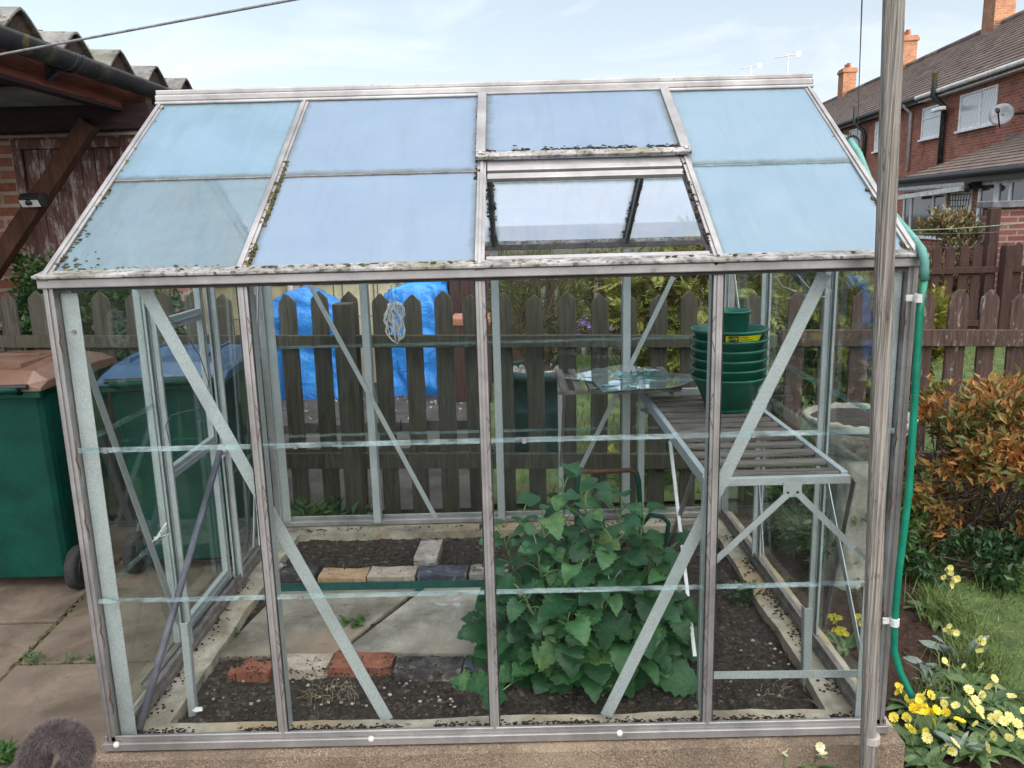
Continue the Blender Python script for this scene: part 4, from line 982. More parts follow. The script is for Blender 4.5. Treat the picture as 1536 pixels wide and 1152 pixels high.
tuft(50, 990, 30, .035, 'small weed in the joint crossing at the left edge of the patio'); tuft(98, 994, 18, .028, 'tiny weed in the short patio joint'); tuft(133, 991, 26, .03, 'small weed in the patio joint against the greenhouse corner')
# lawn on the right and behind the picket fence
YF = 2.15
zr = lambda x, y: -.15 + .02*mnoise.noise(V((x*1.5, y*1.5, 0)))
def lawnside(x, y): # edge between bed and lawn
    e = at(1420, 950, z=-.14).x + .12*mnoise.noise(V((y*3, 1, 0))) + .10*max(0, .9-y)*-.3
    return x > e
mb = MB()
def sheet(x0, y0, x1, y1, step, zf):
    nx, ny = int((x1-x0)/step)+1, int((y1-y0)/step)+1; vs = []; fs = []
    for j in range(ny):
        for i in range(nx): x = x0+(x1-x0)*i/(nx-1); y = y0+(y1-y0)*j/(ny-1); vs.append((x, y, zf(x,y)))
    for j in range(ny-1):
        for i in range(nx-1): k = j*nx+i; fs.append((k,k+1,k+nx+1,k+nx))
    mb.add(vs, fs)
ex = lambda y: 2.93 + .08*mnoise.noise(V((y*2.2, 1, 0))) - .16*max(0, .9-y)
nx = 40; vs = []; fs = []
ys = [-1.2+k*.05 for k in range(68)]
for y in ys:
    for i in range(30): t = (i/29)**1.5; x = ex(y)+(9-ex(y))*t; vs.append((x, y, zr(x,y)+(.008 if i else -.02)))
for j in range(len(ys)-1):
    for i in range(29): k = j*30+i; fs.append((k,k+1,k+31,k+30))
mb.add(vs, fs); struct(mb.build('lawn', M['turf']))
mb = MB(); sheet(.9, 2.3, 10, 8.2, .15, lambda x, y: -.150+.02*mnoise.noise(V((x,y,3)))); struct(mb.build('lawn', M['turf']))
mb = MB(); mb.prism([(-2.9,2.22,-.30), (.95,2.22,-.30), (.95,8.5,-.30), (-2.9,8.5,-.30)], (0,0,.165)); struct(mb.build('pavement', M['darkpave']))
pts = []
while len(pts) < 34000:
    y = -1.0+random.random()**1.2*3.1; x = rnd(2.55, 6.)
    d = x-ex(y)
    if d < rnd(-.12, .10): continue
    if x > 2.3+.9*(y+2.1)*1.05+.2: continue
    if d < .25 and rnd(0,1) < .3: continue
    pts.append((x, y, zr(x,y)))
tag(grass_mb(pts, .030, .0024, 1.1).build('grass', M['grass']), 'short green lawn grass beside the flower bed', 'grass', kind='stuff')
pts = [(rnd(1.,8.), 2.3+random.random()*5.6, -.15) for k in range(15000)]
tag(grass_mb(pts, .06, .004, .9).build('grass', M['grass']), 'lawn grass beyond the picket fence', 'grass', kind='stuff')
def zbed(x, y): return -.165 + .05*math.exp(-((x-2.75)**2+(y-1.15)**2)/.03) + .03*math.exp(-((x-2.62)**2+(y-.6)**2)/.05)
soil_grid('flower_bed', GW+.02, -.9, 3.15, 2.1, -.165, .014, M['bedsoil'], .03, zf=zbed, clods=900, clodr=(.004,.014), clodmat=M['bedsoil'])
soil_grid('flower_bed', .95, -1.1, GW+.02, -.05, -.175, .012, M['bedsoil'], .04, clods=200, clodmat=M['bedsoil'])
# ================================================================ PICKET FENCES
def fence(name, label, x0, x1, y, ztop, zslope, pitch, w, mat, railz, posts, zbot=-.17, railmat=None, pointed=True, railback=1, thick=.02, yfun=None, group=None, skip=(), rails_y=None):
    root = thing(name, label, 'fence', ((x0+x1)/2, y, zbot), group)
    k = 0; n = int(round((x1-x0)/pitch))
    for i in range(n):
        x = x0+(i+.5)*pitch+rnd(-.008,.008); zt = ztop+zslope*(x-1.2)+rnd(-.012,.012); ww = w*rnd(.94,1.05)/2
        if i in skip: continue
        t = rnd(-.008,.008)
        mb = MB(); tip = w*.42
        poly = [(x-ww-t*.3, y, zbot), (x+ww-t*.3, y, zbot), (x+ww+t, y, zt-tip-.03), (x+ww*.93+t, y, zt-tip), (x+ww*.08+t, y, zt), (x-ww*.08+t, y, zt), (x-ww*.93+t, y, zt-tip), (x-ww+t, y, zt-tip-.03)]
        mb.prism(poly, (0, thick, 0)); mb.build('picket', mat, root, bevel=.003)
    for z, h in railz:
        mb = MB(); A = V((x0, y-.018*railback+(.0 if railback > 0 else thick), z+zslope*(x0-1.2))); B = V((x1, A.y, z+zslope*(x1-1.2))); mb.bar(A, B, .034, h, seg=14, jit=.002); mb.build('rail', railmat or mat, root, bevel=.003)
    for x, zt, ww in posts:
        mb = MB(); mb.box((x-ww/2, y-.036-ww, zbot), (x+ww/2, y-.036, zt)); mb.build('fence_post', mat, root, bevel=.005)
    return root
sl = (1.018-1.111)/(3.691-.025)
fence('picket_fence', 'weathered grey green picket fence close behind the greenhouse', -2.2, 2.62, YF, 1.085, sl, .1645, .092, M['picket'], ((.828, .066), (.165, .085)), ((.335, 1.06, .095),))
fence('picket_fence', 'flaking brown picket fence to the right of the greenhouse', 2.64, 7.5, YF+.005, 1.09, sl, .172, .10, M['picket_brown'], ((.846, .088), (.17, .085)), ())
fence('picket_fence', 'dark brown picket fence at the far side of the back lawn', .95, 11.5, 7.3, 1.02, .004, .155, .105, M['fence_far'], ((.72, .07), (.1, .07)), ((3.9,1.02,.09), (6.9,1.02,.1), (7.55,1.05,.11)), -.17)
# ================================================================ left: bins
def wheelie(label, loc, rotz, lidmat, W=.575, D=.70, H=1.045, name='wheelie_bin'):
    root = thing(name, label, 'wheelie bin', loc, None, rotz)
    # local: back (wheels, hinge) towards -y
    mb = MB(); secs = []
    for t, (w, y0, y1) in ((.06, (W*.40, -.22, .20)), (.10, (W*.41, -.225, .205)), (.62, (W*.455, -.275, .275)), (.86, (W*.475, -.30, .31)), (.90, (W*.475, -.30, .31))):
        z = t*H; r = .05; pts = []
        for cx, cy, a0 in ((w-r, y1-r, 0), (-w+r, y1-r, PI/2), (-w+r, y0+r, PI), (w-r, y0+r, 1.5*PI)):
            for k in range(4): a = a0+k*PI/6; pts.append((cx+r*math.cos(a), cy+r*math.sin(a), z))
        secs.append(pts)
    vs = [p for s_ in secs for p in s_]; n = 16; fs = []
    for i in range(len(secs)-1):
        for k in range(n): fs.append((i*n+k, i*n+(k+1)%n, (i+1)*n+(k+1)%n, (i+1)*n+k))
    fs.append(tuple(range(n-1,-1,-1))); fs.append(tuple(range((len(secs)-1)*n, len(secs)*n))); mb.add(vs, fs)
    body = mb.build('body', M['bin_green'], root, local=True, smooth=False, bevel=.004)
    mb = MB(); mb.box((-W/2, -.325, H*.872), (W/2, -.297, H*.915)); mb.box((-W/2, .30, H*.885), (W/2, .33, H*.915)); mb.box((-W/2, -.296, H*.885), (-W*.47, .299, H*.912)); mb.box((W*.47, -.296, H*.885), (W/2, .299, H*.912))
    mb.build('rim', M['bin_green'], root, local=True, bevel=.006)
    mb = MB(); mb.tube([(-W*.36,-.32,H*.90), (-W*.36,-.39,H*.92), (W*.36,-.39,H*.92), (W*.36,-.32,H*.90)], .014, 8); mb.build('handle', M['bin_green'], root, local=True, smooth=True)
    mb = MB(); xs = [-W/2-.012, -W*.42, -W*.14, W*.14, W*.42, W/2+.012]; ysl = [-.335, -.27, -.05, .18, .30, .345]
    hz = [[0,.012,.02,.02,.012,0],[.02,.062,.07,.07,.062,.02],[.03,.078,.088,.088,.078,.03],[.028,.072,.082,.082,.072,.028],[.02,.045,.05,.05,.045,.02],[-.01,.006,.01,.01,.006,-.01]]
    vs = [(x, y, H*.918+hz[j][i]) for j, y in enumerate(ysl) for i, x in enumerate(xs)] + [(x, y, H*.914-.012*(i in (0,5) or j in (0,5))) for j, y in enumerate(ysl) for i, x in enumerate(xs)]
    fs = []
    for j in range(5):
        for i in range(5): k = j*6+i; fs += [(k,k+1,k+7,k+6), (36+k+6,36+k+7,36+k+1,36+k)]
    per = [i for i in range(6)] + [6*j+5 for j in range(1,6)] + [30+i for i in range(4,-1,-1)] + [6*j for j in range(4,0,-1)]
    for a, b in zip(per, per[1:]+per[:1]): fs.append((b, a, 36+a, 36+b))
    mb.add(vs, fs); lid = mb.build('lid', lidmat, root, local=True, bevel=.012, bseg=3)
    mb = MB()
    for x in (-W*.30, W*.30): mb.box((x-.005, -.25, H*.918+.064), (x+.005, .20, H*.918+.092))
    mb.box((-W*.2, .0, H*.918+.078), (W*.2, .012, H*.918+.096)); mb.build('lid_rib', lidmat, lid, local=True, bevel=.003)
    mb = MB(); mb.tube([(-W*.44,-.345,H*.925), (W*.44,-.345,H*.925)], .011, 8); mb.build('hinge', M['black'], root, local=True)
    for sx in (-1, 1):
        mb = MB(); pr = [(.045,-.024), (.085,-.026), (.098,-.018), (.10,0), (.098,.018), (.085,.026), (.045,.024)]
        mb.lathe(pr, (0,0,0), 26); mb.v = [(sx*(W*.43+.03)+z, -.20+x, .10+y) for x, y, z in mb.v]; w = mb.build('wheel', M['rubber_and_shadow'], root, local=True, smooth=True)
        mb = MB(); mb.lathe([(.01,-.030), (.055,-.028), (.06,-.02), (.06,.02), (.055,.028), (.01,.030)], (0,0,0), 18); mb.v = [(sx*(W*.43+.03)+z, -.20+x, .10+y) for x, y, z in mb.v]; mb.build('hub', M['black'], w, local=True)
    mb = MB(); mb.tube([(-W*.43,-.20,.10), (W*.43,-.20,.10)], .012, 8); mb.build('axle', M['black'], root, local=True)
    return root
wheelie('green wheelie bin with a brown lid left of the greenhouse', (-1.055, 1.50, -.13), 0, M['bin_brown'])
b2 = wheelie('dark wheelie bin with a blue lid seen through the end panes', (-.345, 1.66, -.13), .06, M['bin_blue'], .53, .62, 1.03)
# ================================================================ left: open fronted shelter with corrugated roof, brick outbuilding behind
XG = -1.0
sh = thing('carport', 'open shelter with a mossy corrugated roof and dark timbers', 'carport', (-2.4, 2.4, -.13))
mb = MB(); vs = []; fs = []; pitch = .487; ph0 = at(122,33,x=XG).y; nY = 150; y0 = .35; y1 = 5.4
def corr(y):
    u = ((y-ph0)/pitch+.5) % 1.-.5; a = abs(u)*2   # 0 at a crest
    return .155*max(0, 1-(a*1.22)**1.25) if a < .82 else 0
zb = 2.335; xe = [XG-.03, XG-.5, XG-1.4, XG-2.6, XG-3.6]
for dz in (0, -.012):
    for j in range(nY+1):
        y = y0+(y1-y0)*j/nY
        for x in xe: vs.append((x, y, zb+corr(y)+.035*(XG-x)+dz))
K = len(xe); N1 = (nY+1)*K
for j in range(nY):
    for i in range(K-1): k = j*K+i; fs += [(k,k+1,k+K+1,k+K), (N1+k+K,N1+k+K+1,N1+k+1,N1+k)]
    k = j*K; fs.append((k, k+K, N1+k+K, N1+k))
mb.add(vs, fs); mb.build('roof', M['asbestos'], sh)
mb = MB(); j = 0
for k in range(-4, 8):
    y = ph0+k*pitch
    if y0 < y < y1: mb.lathe([(.014,0), (.014,.006), (.006,.008), (.006,.022), (.001,.023)], (XG-.22, y, zb+.155+.006), 8)
mb.build('roof_bolt', M['offwhite'], sh)
mb = MB()
for k in range(420):
    y = rnd(y0, y1); u = corr(y)
    if u > .01 and mnoise.noise(V((y*8,0,0))) > -.2: mb.lump((XG-.040+rnd(-.010,.008), y, zb+u-.010), rnd(.003,.009), 5)
mb.build('moss', M['moss'], sh)
# dark infill standing in for the shade inside the open corrugation ends
mb = MB()
for k in range(-4, 8):
    yc = ph0+k*pitch; pts = [(XG-.055, yc-pitch*.42+pitch*.84*t/10, zb-.02) for t in (0, 10)]
    if yc < .6 or yc > 5.1: continue
    top = [(XG-.055, yc+pitch*.42-pitch*.84*t/10, zb+corr(yc+pitch*.42-pitch*.84*t/10)-.013) for t in range(11)]
    mb.prism(pts+top, (-.02,0,0))
mb.build('eave_end_shade', M['moss_and_shade'], sh)
mb = MB(); yy = [.35, 5.4]; R_ = .072; zc = 2.315; n = 14; vs = []; fs = []
gx = XG+.045
for y in yy:
    for rr_ in (R_, R_-.006):
        for k in range(n+1): a = PI+PI*k/n; vs.append((gx+rr_*math.cos(a), y, zc+rr_*math.sin(a)))
m = n+1
for k in range(n): fs += [(k,k+1,2*m+k+1,2*m+k), (3*m+k,3*m+k+1,m+k+1,m+k), (k+1,k,m+k,m+k+1)]
fs += [(0, 2*m, 3*m, m), (n, m+n, 3*m+n, 2*m+n)]; mb.add(vs, fs); gt = mb.build('gutter', M['gutter'], sh, smooth=True)
for px_, py_ in ((95,60), (252,140)):
    y = at(px_, py_, x=gx).y
    mb = MB(); pts = [(gx+(R_+.006)*math.cos(PI+PI*k/14), y, zc+(R_+.006)*math.sin(PI+PI*k/14)) for k in range(15)]
    for d in (-.03, .03): mb.tube([(p[0], y+d, p[2]) for p in pts], .006, 6)
    mb.build('gutter_joint', M['gutter'], gt, smooth=True)
    b = MB(); b.prism([(XG-.055,y-.02,2.30), (XG-.055,y-.02,2.19), (gx-.02,y-.02,2.248)], (0,.03,0)); b.build('bracket', M['black'], gt)
mb = MB(); mb.box((XG-.085, .35, 2.165), (XG-.056, 5.3, 2.312)); mb.build('fascia_board', M['fascia'], sh, bevel=.003)
mb = MB(); mb.box((XG-.12, .35, 2.146), (XG-.056, 5.3, 2.1645)); mb.build('wall_plate', M['darkbeam'], sh, bevel=.002)
mb = MB(); zz_ = 2.10; poly = []
for k in range(25): z = 2.07+.25*k/24; poly.append((-4.35, 2.985-.022*abs(math.sin((z-2.07)*PI/.083)), z))
mb.prism(poly+[(-4.35, 3.01, 2.32), (-4.35, 3.01, 2.07)], (3.28,0,0)); mb.build('end_sheet', M['asbestos_under'], sh)
mb = MB(); mb.box((-4.4, 2.865, 2.045), (-.90, 2.955, 2.188)); mb.build('beam', M['darkbeam'], sh, bevel=.004)
mb = MB(); A = at(127,197,y=2.84); B = at(-28,432,y=2.84); mb.bar(A+(A-B)*.05, B, .098, .085, (0,1,0)); mb.build('brace', M['brace_wood'], sh, bevel=.004)
mb = MB(); mb.box((-2.25, 2.80, -.14), (-2.14, 2.91, 2.045)); mb.build('post', M['brace_wood'], sh, bevel=.004)
# security light on the brace
p = at(48,300,y=2.75); lt = thing('security_light', 'small black and white solar wall light on the dark diagonal brace', 'wall light', (p.x, 2.78, p.z-.04))
mb = MB(); w = .062; prof = [(2.796, p.z-.042), (2.796, p.z+.042), (2.735, p.z+.036), (2.715, p.z+.006), (2.745, p.z-.040)]
mb.prism([(p.x-w, y, z) for y, z in prof], (2*w,0,0)); mb.build('housing', M['black'], lt, bevel=.004)
mb = MB(); mb.prism([(p.x-w+.008, 2.7105, p.z-.002), (p.x+w-.008, 2.7105, p.z-.002), (p.x+w-.008, 2.7405, p.z-.040), (p.x-w+.008, 2.7405, p.z-.040)], (0,-.004,.0)); mb.build('lens', M['white_plastic'], lt)
mb = MB(); mb.tube([(p.x, 2.722, p.z-.012), (p.x, 2.700, p.z-.018)], [.019,.015], 12); mb.build('sensor', M['black'], lt, smooth=True)
# outbuilding
ob = thing('brick_outbuilding', 'red brick outbuilding with a peeling plank door under the shelter', 'outbuilding', (-2.5, 3.2, -.14))
dx0, dx1, dz1 = at(30,300,y=3.2).x, at(203,300,y=3.2).x, 2.035
mb = MB(); mb.box((-4.4, 3.20, -.17), (dx0, 3.31, 2.32)); mb.box((dx1, 3.20, -.17), (-1.055, 3.31, 2.32)); mb.box((dx0+.0005, 3.2005, dz1), (dx1-.0005, 3.31, 2.32)); mb.box((-1.165, 3.3105, -.17), (-1.055, 3.62, 2.32)); mb.box((-4.4, 3.6205, -.17), (-1.055, 3.72, 2.32))
mb.build('wall', M['brick_shed'], ob)
mb = MB(); mb.box((-4.35, 3.188, dz1+.012), (-1.07, 3.1995, dz1+.030)); mb.build('flashing', M['offwhite'], ob)
mb = MB(); mb.box((dx0+.001, 3.185, -.15), (dx0+.055, 3.25, dz1)); mb.box((dx1-.055, 3.185, -.15), (dx1-.001, 3.25, dz1)); mb.box((dx0+.056, 3.186, dz1-.06), (dx1-.056, 3.25, dz1-.001)); fr = mb.build('door_frame', M['doorwood'], ob, bevel=.003)
mb = MB(); n = 7; ww = (dx1-dx0-.112)/n
for k in range(n): mb.box((dx0+.056+k*ww+.002, 3.212+rnd(0,.003), -.14), (dx0+.056+(k+1)*ww-.002, 3.24, dz1-.062))
dr = mb.build('door', M['doorwood'], ob, bevel=.003)
mb = MB(); mb.box((dx0+.05, 3.204, 1.71), (dx0+.30, 3.2115, 1.735)); mb.build('hinge', M['rust'], dr)
mb = MB(); q = at(168,252,y=3.2); mb.box((q.x-.03, 3.195, q.z-.012), (q.x+.03, 3.2115, q.z+.012)); mb.build('latch', M['black'], dr)
# ivy behind the fence on the left
shrub('ivy_bush', 'dark ivy like bush behind the left end of the fence', 'bush', (-1.35,2.75,-.14), (-1.35,2.62,.72), (.62,.26,.50), 110, 42, .050, .036, M['leaf_ivy'], M['twig'], 12, .10)
shrub('ivy_bush', 'smaller leafy bush against the cream wall behind the fence', 'bush', (-.86,2.75,-.14), (-.84,2.75,.66), (.30,.22,.42), 50, 42, .046, .034, M['leaf_ivy'], M['twig'], 10, .09)
shrub('climbing_shrub', 'leafy climber growing up against the old plank door', 'climber', (-1.75,2.98,-.14), (-1.72,3.02,1.05), (.22,.10,.36), 34, 30, .045, .032, M['leaf_weed'], M['twig'], 8, .07)
# cream garage behind
cg = thing('garage', 'cream rendered garage behind the fence and the tarpaulins', 'garage', (-.55, 5.9, -.15))
mb = MB(); mb.box((-2.9, 5.9, -.16), (at(592,425,y=5.9).x, 8.4, 2.22)); mb.build('wall', M['cream'], cg)
mb = MB(); mb.box((-3.0, 5.82, 2.221), (at(600,425,y=5.9).x, 8.5, 2.32)); mb.build('roof', M['darkbeam'], cg)
q = at(434,424,y=5.85); mb = MB(); mb.tube([(q.x,5.86,-.15), (q.x,5.86,2.215)], .034, 12); mb.build('downpipe', M['white_plastic'], cg, smooth=True)
tr = MB()
for px_ in (300, 395, 402, 452, 500, 513, 560, 566): q = at(px_, 430, y=5.88); tr.tube([(q.x,5.88,-.1), (q.x,5.88,1.9)], .005, 4)
for z in (.55, .87, 1.35): tr.tube([(-1.75,5.882,z), (.10,5.882,z)], .004, 4)
tag(tr.build('wire_trellis', M['wire_thin']), 'wire trellis fixed to the cream garage wall', 'trellis')
# blue door/ sheet and brown shed right of the garage
mb = MB(); A = at(606,424,y=5.95); B = at(672,440,y=5.95); mb.box((A.x, 5.95, -.14), (B.x, 6.2, 1.02)); tag(mb.build('water_tank', M['tarp'], bevel=.03), 'square blue tank standing beyond the taller tarpaulin', 'tank')
mb = MB(); A = at(674,424,y=5.8); B = at(740,424,y=5.8)
for k in range(7): mb.box((A.x+k*.10, 5.8+.004*(k%2), -.16), (A.x+k*.10+.096, 5.83, 1.12))
mb.box((A.x, 5.84, -.16), (A.x+.70, 6.9, 1.12)); tag(mb.build('brown_shed', M['fence_far'], bevel=.003), 'low brown boarded store right of the blue tank', 'shed')
# tarpaulin covered stacks
def tarp(label, x0, x1, y0, y1, prof, zb_=-.14, seed=0):
    nz = 34; mb = MB(); rr_ = lambda x: np.interp(x, [p[0] for p in prof], [p[1] for p in prof])
    vs = []; fs = []; ring_ = []
    N = 110
    for k in range(nz+1):
        t = k/nz
        for j in range(N):
            a = 2*PI*j/N; c, s_ = math.cos(a), math.sin(a); e = .42
            u = math.copysign(abs(c)**e, c); w = math.copysign(abs(s_)**e, s_)
            shr = 1-.10*t**2-.10*t**8+.05*(1-t)**2
            x = (x0+x1)/2+u*(x1-x0)/2*shr; y = (y0+y1)/2+w*(y1-y0)/2*shr
            ztop = rr_((x-x0)/(x1-x0))
            z = zb_+(ztop-zb_)*(t**.9)
            nn = mnoise.noise(V((a*3.2+seed, t*2.2, seed)))*.045*(1-t*.4) + mnoise.noise(V((a*9+seed, t*6, seed+4)))*.018 + .02*math.sin(a*11+seed)*(1-t) + .045*(.5-abs(mnoise.noise(V((a*4.5+seed, t*1.2, seed+9))))*2)*(.35+.65*(1-t)) + .03*(.4-abs(mnoise.noise(V((a*2+t*5, t*7, seed+2))))*2)
            vs.append((x+u*nn, y+w*nn, z+mnoise.noise(V((x*7,y*7,seed)))*.02*t))
    for k in range(nz):
        for j in range(N): fs.append((k*N+j, k*N+(j+1)%N, (k+1)*N+(j+1)%N, (k+1)*N+j))
    o = nz*N; cx = len(vs); vs.append(((x0+x1)/2, (y0+y1)/2, rr_(.5)+.015))
    for j in range(N): fs.append((o+j, o+(j+1)%N, cx))
    mb.add(vs, fs); return tag(mb.build('tarpaulin', M['tarp'], smooth=True), label, 'tarpaulin')

yt = 5.22
XA = lambda px: at(px, 500, y=yt).x; ZT = lambda py: at(500, py, y=yt+.1).z
tarp('lower humped stack under a blue tarpaulin behind the fence', XA(399), XA(512), yt, yt+.55, [(0,ZT(470)), (.12,ZT(446)), (.42,ZT(430)), (.7,ZT(444)), (1,ZT(462))], seed=1)
tarp('taller square stack under a blue tarpaulin behind the fence', XA(568), XA(675), yt+.02, yt+.62, [(0,ZT(446)), (.3,ZT(432)), (.75,ZT(430)), (.9,ZT(438)), (1,ZT(470))], seed=5)
# rows of old bricks and kerbs on the yard behind the fence
mb = MB()
for (z_, y) in ((-.06, 3.95), (-.09, 3.35)):
    x = -1.4
    while x < .95:
        L = rnd(.19,.24); mb.box((x, y+rnd(-.015,.015), -.14), (x+L-.012, y+.11, z_+rnd(-.012,.012))); x += L
tag(mb.build('kerb_bricks', M['darkpave'], bevel=.005), 'rows of old kerb bricks laid on the yard behind the fence', 'kerb', kind='stuff')
mb = MB()
for k in range(150): mb.lump((rnd(-1.1,.9), rnd(4.1,5.4), -.132), rnd(.004,.014), 5)
tag(mb.build('rubble', M['stone_pale']), 'pale stone chips strewn over the yard by the tarpaulins', 'rubble', kind='stuff')
A = at(676,478,y=4.9); B = at(735,478,y=4.9); pl_ = thing('planter', 'dark timber planter with a terracotta rim right of the taller tarpaulin', 'planter', (A.x+.1, 5.1, -.15))
mb = MB(); mb.box((A.x+.01,4.91,-.15), (B.x-.01,5.29,A.z-.07)); mb.build('box', M['fence_far'], pl_)
mb = MB(); mb.box((A.x,4.9,A.z-.069), (B.x,5.3,A.z)); mb.build('rim', M['terracotta'], pl_, bevel=.01)
# pot with heather bush
yp = 3.42; c = at(806,545,y=yp); r = .265
mb = MB(); mb.lathe([(r*.76,0), (r*.80,.02), (r*.88,.30), (r*.90,.31), (r*.90,.33), (r*.95,.53), (r*1.03,.535), (r*1.05,.60), (r*1.0,.605), (r*.94,.59), (r*.93,.55), (.01,.55)], (c.x,yp,-.15), 40)
bp_ = tag(mb.build('garden_pot', M['bigpot'], smooth=True), 'large dark teal garden pot holding the heather bush', 'garden pot')
mb = MB()
for k in range(240): a, q = rnd(0,2*PI), r*.9*math.sqrt(rnd(0,1)); mb.lump((c.x+q*math.cos(a), yp+q*math.sin(a), .415), rnd(.008,.02), 5)
tag(mb.build('pebbles', M['gravel_white']), 'white pebbles covering the soil of the teal pot', 'pebbles', kind='stuff')
shrub('heather_bush', 'tall heather like bush growing in the teal pot', 'bush', (c.x,yp,.40), (c.x+.01,yp,.93), (.34,.30,.42), 150, 60, .035, .008, M['leaf_heath'], M['twig'], 22, .085, upb=.8, stem_r=.010, spray=False, fold=.1)
# golden conifer and neighbours behind the fence, right
shrub('golden_conifer', 'broad golden feathery conifer behind the fence', 'conifer', (2.72,3.35,-.15), (2.72,3.35,.66), (.95,.40,.66), 210, 18, .13, .020, M['leaf_gold'], M['twig'], 22, .12, upb=.15, stem_r=.014, spray=True, gap=.3)
shrub('golden_conifer', 'smaller golden conifer behind the right rear corner of the greenhouse', 'conifer', (3.42,3.05,-.15), (3.45,3.05,.72), (.52,.30,.46), 90, 18, .12, .020, M['leaf_gold'], M['twig'], 10, .10, spray=True, gap=.25)
shrub('green_shrub', 'yellow green shrub rising past the roof opening beyond the lawn fence', 'shrub', (2.45,6.6,-.15), (2.45,6.6,.70), (.8,.4,.62), 60, 40, .07, .045, M['leaf_heath'], M['twig'], 10, .16)
weed((1.78,2.9,-.14), 90, .14, .05, 'yellow green foliage low behind the fence under the shelf', 'leaf_gold', 'plant'); weed((2.02,2.6,-.14), 90, .16, .05, 'leafy low plant behind the fence below the bench', 'leaf_weed', 'plant')
weed((.03,1.93,-.16), 320, .16, .055, 'weeds growing between the back wall and the fence on the left', 'leaf_weed'); weed((.20,1.96,-.16), 240, .15, .05, 'weeds pressed against the back panes near the fence post', 'leaf_ivy'); weed((-.22,1.97,-.16), 90, .13, .05, 'weeds behind the back left corner of the greenhouse', 'leaf_weed')
# solar lamps by the fence
def solar(px_, py_, y, z0, lab, tilt):
    c = at(px_, py_, y=y); root = thing('solar_light', lab, 'solar light', (c.x, y, z0))
    mb = MB(); mb.lathe([(.01,.028), (.034,.026), (.038,.014), (.030,.008), (.022,-.03), (.012,-.045), (.006,-.05)], tuple(c), 18); mb.build('lamp_head', M['offwhite'], root, smooth=True)
    mb = MB(); mb.tube([c-V((0,0,.05)), (c.x+tilt, y, z0)], .006, 6); mb.build('spike', M['greymetal'], root)
solar(850, 606, 2.32, -.16, 'solar stake light with a pale head upright behind the fence', .05)
solar(806, 641, 2.30, -.16, 'lower solar light head beside the teal pot', .02)
# ================================================================ right: bed, shrubs, flowers
shrub('bronze_shrub', 'spreading shrub with orange and bronze leaves right of the greenhouse', 'shrub', (3.40,1.55,-.15), (3.42,1.50,.22), (.58,.44,.44), 230, 50, .054, .022, M['leaf_orange'], M['twig'], 46, .075, upb=.25, stem_r=.006, gap=.30)
shrub('green_border_plant', 'low ferny green plant below the bronze shrub next to the panes', 'plant', (2.72,1.35,-.15), (2.72,1.35,.04), (.26,.26,.20), 46, 40, .045, .020, M['leaf_weed'], M['twig'], 10, .08)
shrub('green_border_plant', 'soft green ground plant outside the right rear panes', 'plant', (2.75,1.75,-.15), (2.72,1.75,.02), (.3,.22,.22), 40, 40, .045, .020, M['leaf_weed'], M['twig'], 10, .08)
shrub('green_border_plant', 'low dark weeds at the foot of the bronze shrub beside the lawn', 'plant', (3.25,1.22,-.15), (3.28,1.20,-.06), (.38,.14,.12), 40, 36, .040, .022, M['leaf_ivy'], M['twig'], 8, .07)
cp_ = at(1262,604,y=1.42); SPX, SPY, SPS = cp_.x, 1.42, cp_.z+.16
# rough stone bowl on a lumpy pedestal outside the right end
cp_ = at(1288,622,y=1.22); SPX, SPY, SZ = cp_.x, 1.22, cp_.z
spl = thing('stone_planter', 'pale rough stone bowl planter on a lumpy pedestal outside the right end panes', 'planter', (SPX,SPY,-.16))
HP = SZ+.16; mb = MB(); mb.lathe([(.125,0), (.13,.03), (.10,.06), (.092,HP*.25), (.105,HP*.40), (.088,HP*.55), (.10,HP*.68), (.105,HP*.74), (.08,HP*.76)], (0,0,0), 48)
mb.v = [(SPX+x_*(1+.30*mnoise.noise(V((x_*17, y_*17, z_*12)))), SPY+y_*(1+.30*mnoise.noise(V((x_*17, y_*17, z_*12)))), -.16+z_) for x_, y_, z_ in mb.v]
mb.build('pedestal', M['stone_pot'], spl, smooth=True)
mb = MB(); mb.lathe([(.205,HP*.945), (.222,HP*.97), (.226,HP), (.207,HP+.002), (.197,HP-.02)], (0,0,0), 56); b2_ = MB(); b2_.lathe([(.07,HP*.765), (.12,HP*.80), (.18,HP*.88), (.204,HP*.944), (.196,HP-.025), (.01,HP-.035)], (SPX,SPY,-.16), 40); b2_.build('bowl', M['stone_pale'], spl, smooth=True)
mb.v = [(SPX+x_*(1+.05*mnoise.noise(V((x_*40, y_*40, z_*30)))), SPY+y_*(1+.05*mnoise.noise(V((x_*40, y_*40, z_*30)))), -.16+z_+(.012*mnoise.noise(V((x_*45, y_*45, 1))) if z_ > HP*.95 and math.hypot(x_,y_) > .2 else 0)) for x_, y_, z_ in mb.v]
mb.build('rim', M['stone_pot'], spl, smooth=True)
mb = MB(); mb.lathe([(.194,HP-.026), (.19,HP-.016), (.01,HP-.010)], (SPX,SPY,-.16), 30)
for k in range(500): a, q = rnd(0,2*PI), .19*math.sqrt(rnd(0,1)); mb.lump((SPX+q*math.cos(a), SPY+q*math.sin(a), SZ-.028), rnd(.006,.016), 5)
mb.build('soil', M['soil'], spl)
